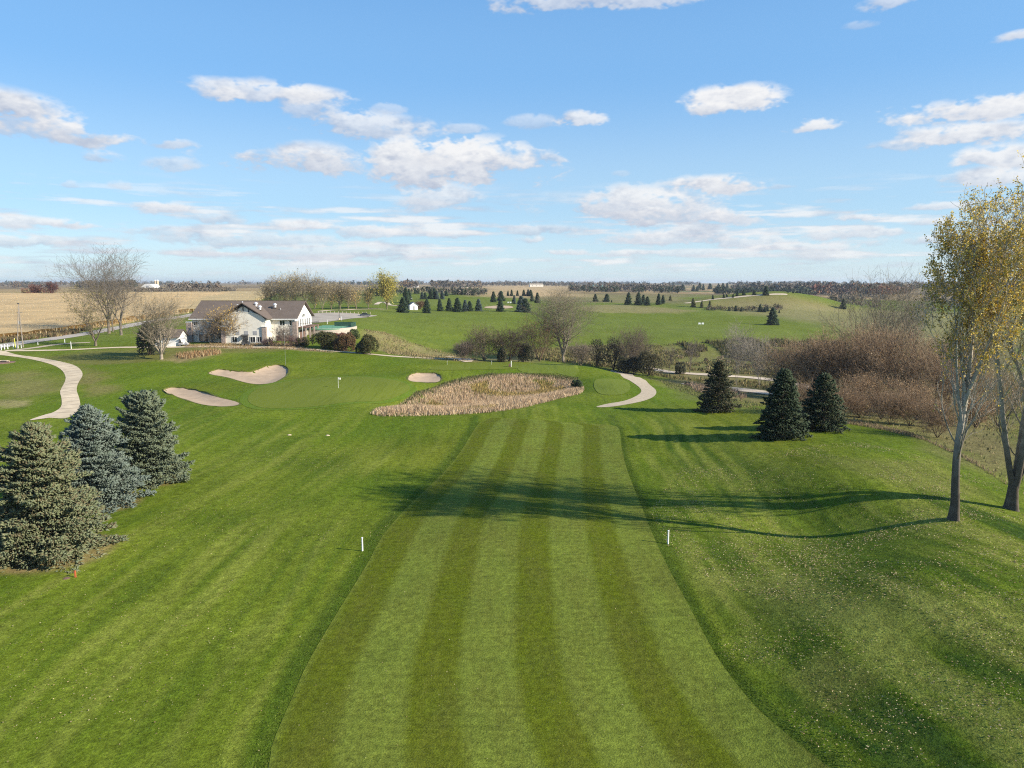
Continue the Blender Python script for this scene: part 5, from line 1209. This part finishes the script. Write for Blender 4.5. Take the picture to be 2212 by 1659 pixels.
# parked car on the lot
def car(xy, rz, mat, label):
    e = empty('parked_car', (xy[0], xy[1], gz(xy)+.12), rz); tag(e, label, 'car')
    b = MB(); b.prism([(-2.2, .35), (2.2, .35), (2.25, .7), (1.3, .92), (-2.1, .98), (-2.25, .75)], 'y', -.88, .88); P(b, 'body', mat, e)
    b = MB(); b.prism([(-1.7, .96), (1.2, .9), (.55, 1.45), (-1.15, 1.47)], 'y', -.78, .78); P(b, 'cabin', M_GLASS, e)
    b = MB(); b.box(-1.1, .5, -.76, .76, 1.46, 1.52); P(b, 'roof', mat, e)
    for x in (-1.35, 1.4):
        for y in (-.85, .85): b = MB(); b.tube((x, y-.1, .34), (x, y+.1, .34), .34, n=14); w = P(b, 'wheel', M_DARKM, e); b = MB(); b.tube((x, y-.11, .34), (x, y+.11, .34), .18, n=8); P(b, 'rim', M_GREYM, w)
car(ground(789, 684), .2, mat_plain('car_paint', (.05,.06,.07), .3, .03, spec=.6), 'dark car parked at the right end of the parking lot')
# white hut between the spruces
xy = ground(892, 669); e = empty('white_hut', (xy[0], xy[1], gz(xy)), .35); tag(e, 'small white hut half hidden between spruces beyond the range', 'hut')
b = MB(); b.prism([(-2.2, -.4), (2.2, -.4), (2.2, 2.4), (0, 4.0), (-2.2, 2.4)], 'y', -2.4, 2.4); P(b, 'wall', M_WHITE, e)
for s in (-1, 1): P(slab([(0, -2.7, 4.05), (s*2.6, -2.7, 2.15), (s*2.6, 2.7, 2.15), (0, 2.7, 4.05)], .14), 'roof', M_GREYP, e)
b = MB(); b.box(-.5, .5, -2.46, -2.38, -.1, 2.0); P(b, 'door', M_GREYP, e)
# orange stake with dug soil
xy = ground(163, 1247); e = empty('orange_stake', (xy[0], xy[1], gz(xy))); tag(e, 'short orange stake in the grass near the left spruces', 'stake')
b = MB(); b.box(-.05, .05, -.03, .03, -.2, .48); P(b, 'stake', M_ORG, e); b = MB(); b.lathe([(.3, -.05), (.22, .03), (.08, .06)], (-.5, -.2, 0), 7); P(b, 'dug_soil', M_BRICK, e)
for k, (u, v) in enumerate(((625, 940), (708, 941))):
    xy = ground(u, v); b = MB(); rs = random.Random(k); b.lathe([(.16, -.1), (.22, .03), (.17, .08), (.06, .12)], (0, 0, 0), 7); b.V = [(x*1.4*rs.uniform(.85, 1.15), y*rs.uniform(.85, 1.15), z*rs.uniform(.8, 1.2)) for x, y, z in b.V]
    o = b.build('boulder', M_CONC, None, (xy[0], xy[1], gz(xy))); tag(o, ['left','right'][k]+' pale flat stone in the grass left of the fairway crest', 'stone', 'stones in the rough')
for k, (u, v) in enumerate(((1511,702),(1518,702),(1098,655.5),(1103,655.5),(889,648))):
    xy = ground(u, v); e = empty('range_marker', (xy[0], xy[1], gz(xy))); tag(e, ['left small white target board on the driving range','right small white target board on the driving range','left white tee marker near the far bunker','right white tee marker near the far bunker','white sign box above the white hut'][k], 'marker')
    b = MB(); b.box(-.55, .55, -.06, .06, .35, 1.15); P(b, 'board', M_PVC, e); b = MB(); b.box(-.45, -.37, -.03, .03, -.2, .35); b.box(.37, .45, -.03, .03, -.2, .35); P(b, 'leg', M_PVC, e)
# brush pile and log on the left
xy = ground(4, 783); e = empty('log_pile', (xy[0], xy[1], gz(xy)+.15)); tag(e, 'pale cut logs lying on dark chips at the left edge', 'logs')
for k in range(5):
    rs = random.Random(k+9); y = rs.uniform(-1.2, 1.0); b = MB(); b.tube((-2.0+rs.uniform(-.4, .4), y, .1+.1*k*.4), (1.4+rs.uniform(-.6, .6), y+rs.uniform(-.6, .6), .12+.1*k*.4), .16, .12, 8); P(b, 'log', M_WOODP if k % 2 else M_CONC, e)
b = MB(); b.lathe([(3.0, -.25), (2.6, .02), (1.2, .12)], (0, 0, -.1), 14); P(b, 'chips', M_BRICK, e)

# ------------------------------------------------------------------ far farm buildings
def far_at(u, d): x = at_depth(u, d); return (x, d)
xy = far_at(326, 1500); e = empty('hoop_barn', (xy[0], xy[1], gz(xy))); tag(e, 'white arched hoop barn on the left horizon', 'barn')
n = 14; b = MB(); b.prism([(13*math.cos(t), 8.5*math.sin(t)) for t in np.linspace(0, math.pi, n)], 'y', -14, 14); P(b, 'shell', M_WHITE, e)
b = MB(); b.box(-2.5, 2.5, -14.15, -14.0, 0, 5); P(b, 'door', M_GREYP, e)
for k, u in enumerate((336.5, 341)):
    xy = far_at(u, 1540); e = empty('silo', (xy[0], xy[1], gz(xy))); tag(e, ['left','right'][k]+' pale concrete silo beside the white hoop barn', 'silo', 'silos')
    b = MB(); b.lathe([(2.4, -1), (2.4, 15.0)], (0, 0, 0), 14); P(b, 'barrel', M_CONC, e); b = MB(); b.lathe([(2.45, 15.0), (2.0, 16.2), (1.0, 17.0), (.1, 17.3)], (0, 0, 0), 14); P(b, 'dome', M_WHITE, e)
def farm(u, d, w, dp, h, rh, wall, roof, label, rz=0.2, name='farm_building'):
    xy = far_at(u, d); e = empty(name, (xy[0], xy[1], gz(xy)), rz); tag(e, label, 'building', 'buildings on the horizon')
    b = MB(); b.prism([(-dp/2, -2), (dp/2, -2), (dp/2, h), (0, h+rh-.2), (-dp/2, h)], 'x', -w/2, w/2); P(b, 'wall', wall, e)
    for s in (-1, 1): P(slab([(-w/2-.5, s*(dp/2+.6), h-.3), (w/2+.5, s*(dp/2+.6), h-.3), (w/2+.5, 0, h+rh), (-w/2-.5, 0, h+rh)], .3), 'roof', roof, e)
    for k in range(3): b = MB(); b.box(-w*.3+k*w*.28-.6, -w*.3+k*w*.28+.6, -dp/2-.08, -dp/2+.02, h*.35, h*.7); P(b, 'window', M_GLASS, e)
M_GRNR = mat_plain('green_metal_roof', (.16,.30,.28), .5, .05)
farm(895, 1750, 22, 10, 5, 4, M_WHITE, M_GREYP, 'white farmhouse on the horizon right of the yellow poplar')
farm(1003, 1600, 16, 10, 6, 5, M_STUC, M_WHITE, 'steep white roofed house on the horizon in the woods')
farm(993, 1650, 12, 9, 5, 5, M_GREYP, M_WHITE, 'smaller white roofed house left of the steep one')
farm(1158, 1900, 36, 10, 5, 3, M_STUC, mat_plain('tan_roof', (.40,.34,.26), .8), 'long beige farm building on the tan field')
farm(1287, 1350, 26, 12, 5, 3, M_WHITE, M_GRNR, 'white barn with green roof on the far rise')

# ------------------------------------------------------------------ grasses, reeds, corn, leaves, far woods
def blades(X, Y, H, W, cols, rng, lean=.35, zoff=-.05, seg=2):
    """upright bent blades, each a tapering strip facing its own way"""
    n = len(X); a = rng.uniform(0, 2*math.pi, n); w = np.column_stack([np.cos(a), np.sin(a), np.zeros(n)])*W[:, None]*.5
    l = rng.uniform(0, 2*math.pi, n); lv = np.column_stack([np.cos(l), np.sin(l), np.zeros(n)])*(H*lean*rng.uniform(.2, 1.2, n))[:, None]
    B = np.column_stack([X, Y, height(X, Y)+zoff]); up = np.array([[0, 0, 1.]])
    m = B+up*(H*.55)[:, None]+lv*.3; t = B+up*H[:, None]+lv
    V = np.stack([B-w, B+w, m+w*.9, m-w*.9, t], 1).reshape(-1, 3)
    i = np.arange(n)*5; F4 = np.stack([i, i+1, i+2, i+3], 1); F3 = np.stack([i+3, i+2, i+4], 1)
    return V, [F4, F3], np.repeat(cols, 5, 0)
def scatter(poly, n, rng, pad=0.0):
    Pn = np.array(poly); lo, hi = Pn.min(0)-pad, Pn.max(0)+pad; X = []; Y = []; c = 0
    while c < n:
        x = rng.uniform(lo[0], hi[0], n*2); y = rng.uniform(lo[1], hi[1], n*2); k = poly_sd(poly, x, y) > -pad
        X.append(x[k]); Y.append(y[k]); c += k.sum()
    return np.concatenate(X)[:n], np.concatenate(Y)[:n]
def stuff(name, label, cat, parts, mat):
    V, F, c = join(parts); o = obj(name, mk_mesh(name, V, F, c), mat); tag(o, label, cat, kind='stuff'); return o
rng = np.random.RandomState(42)
pw = zone(POND, 3)
X, Y = scatter(pw, 31000, rng, .5); nzr = vnoise(X, Y, 7, 31); sdp = poly_sd(pw, X, Y)
H = (.92+.3*nzr)*rng.uniform(.7, 1.2, len(X))*np.clip(.55+sdp/5, .18, 1)
cols = col_of(len(X), [(.48,.35,.215),(.54,.405,.255),(.42,.295,.18),(.60,.465,.31),(.44,.30,.195)], rng, .2)
g = (nzr < -.35) & (sdp > 3); cols[g] = col_of(g.sum(), [(.46,.34,.13),(.36,.26,.10),(.26,.19,.09)], rng, .2)
stuff('reed_bed', 'tall dry tan reeds filling the pond hollow', 'reeds', [blades(X, Y, H, rng.uniform(.05, .12, len(X)), cols, rng, .4)], M_GRASSBL)
# weedy green fringe on the far side of the reeds
parts = []
ring = [(820,884),(900,848),(960,828),(1010,816),(1060,808),(1130,808),(1200,810),(1250,818),(1240,826),(1190,816),(1120,814),(1050,818),(1000,830),(950,842),(900,860),(860,880)]
X, Y = scatter(raw(ring), 6000, rng); parts.append(blades(X, Y, rng.uniform(.25, .7, len(X)), rng.uniform(.05, .14, len(X)), col_of(len(X), [(.12,.14,.045),(.17,.165,.07),(.09,.12,.03),(.24,.19,.10)], rng), rng, .6))
stuff('pond_weeds', 'ragged green and straw weeds along the far pond bank', 'weeds', parts, M_GRASSBL)
# dry grass: bank by the clubhouse, ravine, lawn edge on the right
parts = []
def dry(pts, n, h, w, pal, lean=.5):
    X, Y = scatter(raw(pts), n, rng); nz_ = vnoise(X, Y, 6, 8); k = (nz_ > -.45) & off_track(X, Y); X, Y = X[k], Y[k]
    parts.append(blades(X, Y, rng.uniform(h*.5, h*1.25, len(X)), rng.uniform(w*.6, w*1.4, len(X)), col_of(len(X), pal, rng, .2), rng, lean))
STRAW = [(.30,.24,.12),(.25,.2,.09),(.22,.185,.075),(.34,.27,.15)]
OLST = [(.20,.17,.07),(.15,.145,.05),(.24,.19,.09),(.12,.12,.04),(.18,.13,.07)]
PINK = [(.30,.21,.14),(.26,.18,.12),(.34,.25,.17)]
dry([(785,712),(830,718),(880,737),(940,755),(1000,768),(1040,782),(900,775),(840,765),(815,742)], 5000, .5, .16, STRAW)
dry([(395,743),(640,742),(660,752),(720,762),(640,756),(400,751)], 3000, .45, .12, [(.30,.21,.12),(.26,.19,.10)])
dry([(380,768),(470,757),(478,765),(390,778)], 900, 1.0, .14, [(.40,.30,.17),(.33,.22,.11),(.24,.13,.06)])
dry([(1050,768),(1180,752),(1280,747),(1400,746),(1600,746),(1830,740),(1850,800),(1700,850),(1520,838),(1420,812),(1330,797),(1200,782)], 26000, .8, .26, OLST)
dry([(1460,742),(1830,742),(1820,775),(1500,770)], 9000, 1.6, .30, [(.16,.15,.055),(.12,.125,.04),(.20,.17,.075),(.10,.08,.045)])
dry([(1400,812),(1500,838),(1640,872),(1690,900),(1560,872),(1440,836)], 3500, .35, .10, [(.17,.17,.07),(.22,.19,.09),(.13,.15,.045)])
dry([(1480,828),(1530,832),(1560,845),(1620,856),(1600,866),(1500,846)], 2500, 1.2, .16, PINK)
# outline in metres for what hides behind the right hand lawn edge
edge = [ground(1700, 906), ground(1830, 914), ground(1920, 930), ground(2000, 950), ground(2080, 988), ground(2160, 1034), ground(2230, 1075)]
band = [(x+1.0, y+4.5) for x, y in edge][::-1]
def dryw(poly, n, h, w, pal, lean=.5):
    X, Y = scatter(poly, n, rng); parts.append(blades(X, Y, rng.uniform(h*.5, h*1.25, len(X)), rng.uniform(w*.6, w*1.4, len(X)), col_of(len(X), pal, rng, .2), rng, lean))
dryw([(x-.4, y-.6) for x, y in edge]+band, 4500, .38, .06, PINK+STRAW)
dryw([(x+1, y+4) for x, y in edge]+[(130,70),(150,110),(130,150),(70,150)], 12000, .35, .12, [(.20,.18,.075),(.24,.20,.10),(.17,.16,.06),(.28,.22,.12)])
stuff('dry_grass', 'dry straw and brown grass on the bank, ravine and lawn edge', 'grass', parts, M_GRASSBL)
# corn
cp = [ground(-150,748), ground(0,738), ground(60,731), ground(120,724), ground(180,715), ground(250,703), ground(330,688), ground(400,677)]
cp = [(x, y+4) for x, y in cp]+[(-140,330),(-150,420),(-190,560),(-230,700),(-700,690),(-640,420),(-420,260)]
X, Y = scatter(cp, 80000, rng); d = np.hypot(X, Y); 
keep = rng.uniform(0, 1, len(X)) < np.clip(260/d, .45, 1); X, Y, d = X[keep], Y[keep], d[keep]
nzc = vnoise(X, Y, 25, 17); nzd = vnoise(X*.3+Y*.1, Y*1.0, 9, 18)
cols = col_of(len(X), [(.74,.57,.32),(.68,.52,.29),(.80,.63,.37),(.64,.48,.27)], rng, .06)*(1+.10*nzc+.10*nzd)[:, None]
def corn_canopy():
    Pc = np.array(cp); (x0, y0), (x1, y1) = Pc.min(0), Pc.max(0); gx, gy = np.meshgrid(np.arange(x0, x1, 3.0), np.arange(y0, y1, 3.0)); ins = poly_sd(cp, gx, gy) > 1.0
    gz_ = height(gx, gy)+1.75+.22*vnoise(gx, gy, 3.3, 91)+.15*rng.uniform(-1, 1, gx.shape); ny_, nx_ = gx.shape; idx = np.arange(ny_*nx_).reshape(ny_, nx_)
    ok = ins[:-1, :-1] & ins[1:, :-1] & ins[:-1, 1:] & ins[1:, 1:]; Fq = np.stack([idx[:-1, :-1], idx[:-1, 1:], idx[1:, 1:], idx[1:, :-1]], -1)[ok]
    V = np.column_stack([gx.ravel(), gy.ravel(), gz_.ravel()]); used = np.unique(Fq); mp = np.zeros(len(V), int); mp[used] = np.arange(len(used))
    c = np.array([[.80,.62,.34]])*(1+.08*vnoise(V[used, 0]*.3, V[used, 1], 9, 18)+.06*rng.uniform(-1, 1, len(used)))[:, None]
    return V[used], mp[Fq], c
parts = [corn_canopy(), blades(X, Y, rng.uniform(1.9, 2.35, len(X)), np.clip(d*.0009, .16, .5)*rng.uniform(.7, 1.3, len(X)), cols, rng, .25)]
stuff('corn_field', 'ripe dry standing corn on the left behind the road', 'corn', parts, mat_vcol('corn_leaf', .85, .12, .06, transl=.5, spec=.1, space='world'))
# weeds along the road verge below the corn
parts = []; dry([(0,742),(60,734),(130,727),(200,714),(200,709),(120,719),(50,727),(0,733)], 3500, 1.1, .3, [(.20,.15,.08),(.24,.18,.09),(.13,.12,.05),(.16,.10,.06)])
stuff('verge_weeds', 'brown weeds along the road verge below the corn', 'weeds', parts, M_GRASSBL)
# fallen leaves
def fallen(poly, n, size, pal, thr, sc, seed, rngl):
    X, Y = scatter(poly, n, rngl); nz_ = .6*vnoise(X, Y, sc, seed)+.4*vnoise(X, Y, sc*.3, seed+1); k = nz_+rngl.uniform(-.38, .38, len(X)) > thr; X, Y = X[k], Y[k]
    d = np.hypot(X, Y); Pp = np.column_stack([X, Y, height(X, Y)+.045+rngl.uniform(0, .03, len(X))])
    V, F, c = leaf_quads(Pp, size, pal, rngl, .7, .2); Q = V.reshape(-1, 4, 3); ctr = Q.mean(1, keepdims=True); Q = ctr+(Q-ctr)*np.array([1, 1, .45]); Q[..., 2] = np.maximum(Q[..., 2], ctr[..., 2]-.02)
    return Q.reshape(-1, 3), F, c
CREAM = [(.52,.42,.22),(.60,.50,.30),(.42,.31,.15),(.48,.36,.22),(.34,.22,.12)]
right = [ground(1440,1180), ground(1400,1100), ground(1480,1000), ground(1640,985), ground(1850,955), ground(2150,1045), ground(2212,1090), ground(2230,1300), ground(1950,1330), ground(1700,1300), ground(1560,1270)]
rightlow = [ground(1470,1260), ground(2230,1280), ground(2240,1659), ground(1810,1659), ground(1560,1420)]
left = [ground(0,1240), ground(230,1200), ground(420,1040), ground(600,960), ground(980,950), ground(860,1110), ground(770,1240), ground(560,1640), ground(0,1659)]
fair = [tuple(p) for p in np.concatenate([FWA[10:200:10], FWB[10:200:10][::-1]])]
parts = [fallen(right, 26000, .105, CREAM, .12, 5, 61, rng), fallen(rightlow, 6000, .085, CREAM, .18, 4, 63, rng), fallen(left, 7500, .085, CREAM, .12, 8, 65, rng), fallen(fair, 1400, .07, CREAM, .1, 8, 67, rng)]
stuff('fallen_leaves', 'small cream fallen leaves scattered over the grass', 'leaves', parts, M_LEAF)
# longer tufts of rough along both fairway edges and over the near rough
parts = []
for E, s in ((FWA, -1), (FWB, 1)):
    n = 9000; i = rng.randint(5, 215, n); p = E[i]+(E[np.minimum(i+1, len(E)-1)]-E[i])*rng.uniform(0, 1, (n, 1))
    off = np.abs(rng.normal(0, .55, n)); p = p+np.column_stack([s*(off+.02), np.zeros(n)])
    parts.append(blades(p[:, 0], p[:, 1], rng.uniform(.02, .06, n), rng.uniform(.03, .06, n), col_of(n, [(.075,.118,.010),(.095,.135,.016),(.12,.155,.026),(.062,.10,.008)], rng, .2), rng, .5, -.01))
n = 130000; a = rng.uniform(-R(42), R(42), n); dd = 24*(120/24)**rng.uniform(0, 1, n)**.9; X = np.tan(a)*dd; Y = dd
fwp = [tuple(p) for p in np.concatenate([FWA[::6], FWB[::6][::-1]])]
k = (poly_sd(fwp, X, Y) < -.05) & (np.abs(X) < 75) & (poly_sd(pw, X, Y) < -4) & (rng.uniform(0, 1, n) < np.clip((118-dd)/50, 0, 1)*np.clip(.75+.6*vnoise(X, Y, 4, 71), .2, 1))
k &= ~((X > 20) & (poly_sd([(x-.5, y-1) for x, y in edge]+[(140,60),(160,140),(60,170)], X, Y) > 0))
X, Y = X[k], Y[k]; m = len(X); dd = dd[k]
c = col_of(m, [(.085,.130,.012),(.12,.155,.022),(.16,.185,.04),(.07,.11,.01)], rng, .2)
st, drk = mow_streaks(X, Y); c = 1.12*c*(1+.35*st-.5*drk)[:, None]
parts.append(blades(X, Y, rng.uniform(.02, .055, m), np.clip(dd*.0011, .03, .1)*rng.uniform(.7, 1.4, m), c, rng, 1.4, -.01))
stuff('rough_grass', 'longer green rough grass beside the mown fairway', 'grass', parts, M_GRASSBL)
# far woods
def wood_patch(n, az, dist, hgt, pal, rngw, tris=34, wide=.42, gap=-.25):
    """n tree crowns as loose tufts of faces; az in photo columns"""
    u = rngw.uniform(az[0], az[1], n); d = dist[0]*(dist[1]/dist[0])**rngw.uniform(0, 1, n)
    if n > 200:
        kk = vnoise(u*1.0, d*.02, 70, 55)+.5*vnoise(u*1.0, d*.05, 25, 56) > gap; u, d = u[kk], d[kk]; n = len(u)
    x = (u-PW/2)/FPX*d; kk = off_track(x, d, 12.0); x, d = x[kk], d[kk]; n = len(x); z = height(x, d); h = rngw.uniform(hgt[0], hgt[1], n); w = h*wide*rngw.uniform(.75, 1.35, n)
    q = unit(rngw.standard_normal((n, tris, 3)))*rngw.uniform(.35, 1.0, (n, tris, 1))
    c = np.stack([x, d, z+h*.55], -1)[:, None, :]+q*np.stack([w, w, h*.47], -1)[:, None, :]
    s = (h*.22)[:, None, None]*rngw.uniform(.6, 1.4, (n, tris, 1))
    a = unit(rngw.standard_normal((n, tris, 3)))*s; b = unit(rngw.standard_normal((n, tris, 3)))*s
    V = np.stack([c-a*.6, c+b*.7, c+a*.6-b*.3], 2).reshape(-1, 3); F = np.arange(len(V)).reshape(-1, 3)
    cc = np.repeat(col_of(n, pal, rngw, .2), tris*3, 0)*(1+rngw.uniform(-.15, .15, (n*tris, 1)).repeat(3, 0))
    tr = frustums(np.stack([x, d, z-.5], -1), np.stack([x, d, z+h*.55], -1), h*.022, h*.01, 3)
    return [(V, F, cc), (tr[0], tr[1], np.full((len(tr[0]), 3), .11))]
GB = [(.15,.125,.10),(.13,.115,.09),(.17,.14,.11),(.115,.105,.08),(.14,.105,.075)]
DG = [(.045,.058,.034),(.055,.066,.038),(.036,.048,.03)]
RU = [(.17,.075,.05),(.15,.065,.048),(.18,.10,.055)]
rw = np.random.RandomState(9)
def woods(label, *patches):
    parts = []
    for p in patches: parts += wood_patch(*p[:-1], rw, **p[-1])
    stuff('far_wood', label, 'wood', parts, M_TWIG)
woods('thin grey brown line of woods along the whole horizon', (2300, (-500, 2700), (2300, 4600), (11, 19), GB+DG, {}), (900, (-500, 2700), (4600, 7000), (14, 22), GB+DG[:1], {}))
woods('dense grey brown oak wood on the right horizon', (900, (1480, 2600), (950, 1500), (12, 18), GB, dict(tris=44)), (70, (1740, 1960), (930, 1150), (12, 17), RU, dict(tris=44)), (160, (1540, 1760), (900, 1050), (8, 12), DG, dict(tris=40)))
woods('dark cedar belt right of the tan field', (360, (1228, 1480), (900, 1250), (6, 10), DG+GB[:1], dict(tris=36, wide=.36)), (150, (1270, 1450), (1100, 1500), (9, 14), GB, {}))
woods('brown wood behind the yellow poplar', (230, (870, 1060), (1350, 1900), (12, 17), GB+[(.17,.115,.065)], {}), (120, (1040, 1240), (2000, 2300), (10, 14), GB, {}))
woods('low grey scrub line beyond the corn', (420, (240, 620), (720, 900), (3, 6), GB+[(.17,.13,.09)], dict(wide=.6)), (60, (370, 480), (850, 1000), (9, 13), GB, {}), (90, (-100, 130), (1300, 1800), (9, 14), GB, {}), (46, (60, 115), (660, 700), (4, 7), RU+[(.19,.15,.07)], {}), (80, (170, 300), (1300, 1500), (12, 17), GB+DG, {}))
woods('brushy slope behind the bare willow', (420, (1790, 2500), (520, 850), (4, 8), GB+[(.17,.12,.08)], dict(wide=.6)))
woods('scrub line below the far green hill', (110, (1525, 1690), (ground(1600, 671)[1]-6, ground(1600, 671)[1]+8), (1.6, 3.0), [(.11,.075,.055),(.13,.10,.06),(.08,.08,.045)], dict(wide=.7)), (90, (800, 1050), (640, 720), (4, 8), DG+GB[:2], {}))
woods('brush clumps in the ravine bottom', (75, (1260, 1850), (215, 262), (1.2, 2.6), [(.24,.19,.10),(.20,.18,.08),(.26,.20,.12),(.16,.12,.08)], dict(wide=.7, tris=70)), (26, (1480, 1700), (170, 205), (.9, 1.9), [(.19,.13,.09),(.16,.11,.075)], dict(wide=.7, tris=70)))

# ------------------------------------------------------------------ thin autumn haze over the far land
def haze():
    b = MB(); b.box(-11600, 11600, -11600, 11600, -22, 44)
    m = bpy.data.materials.new('haze_air'); m.use_nodes = True; nt = NT(m.node_tree); nt.n.clear()
    o = nt.new('ShaderNodeOutputMaterial'); v = nt.new('ShaderNodeVolumePrincipled')
    v.inputs['Color'].default_value = (.72,.82,.95,1); v.inputs['Density'].default_value = HAZE; v.inputs['Anisotropy'].default_value = .2
    nt.l.new(v.outputs[0], o.inputs['Volume']); tag(b.build('haze', m), 'thin pale blue autumn haze filling the air', 'haze', kind='stuff')
HAZE = 0.000085
haze()
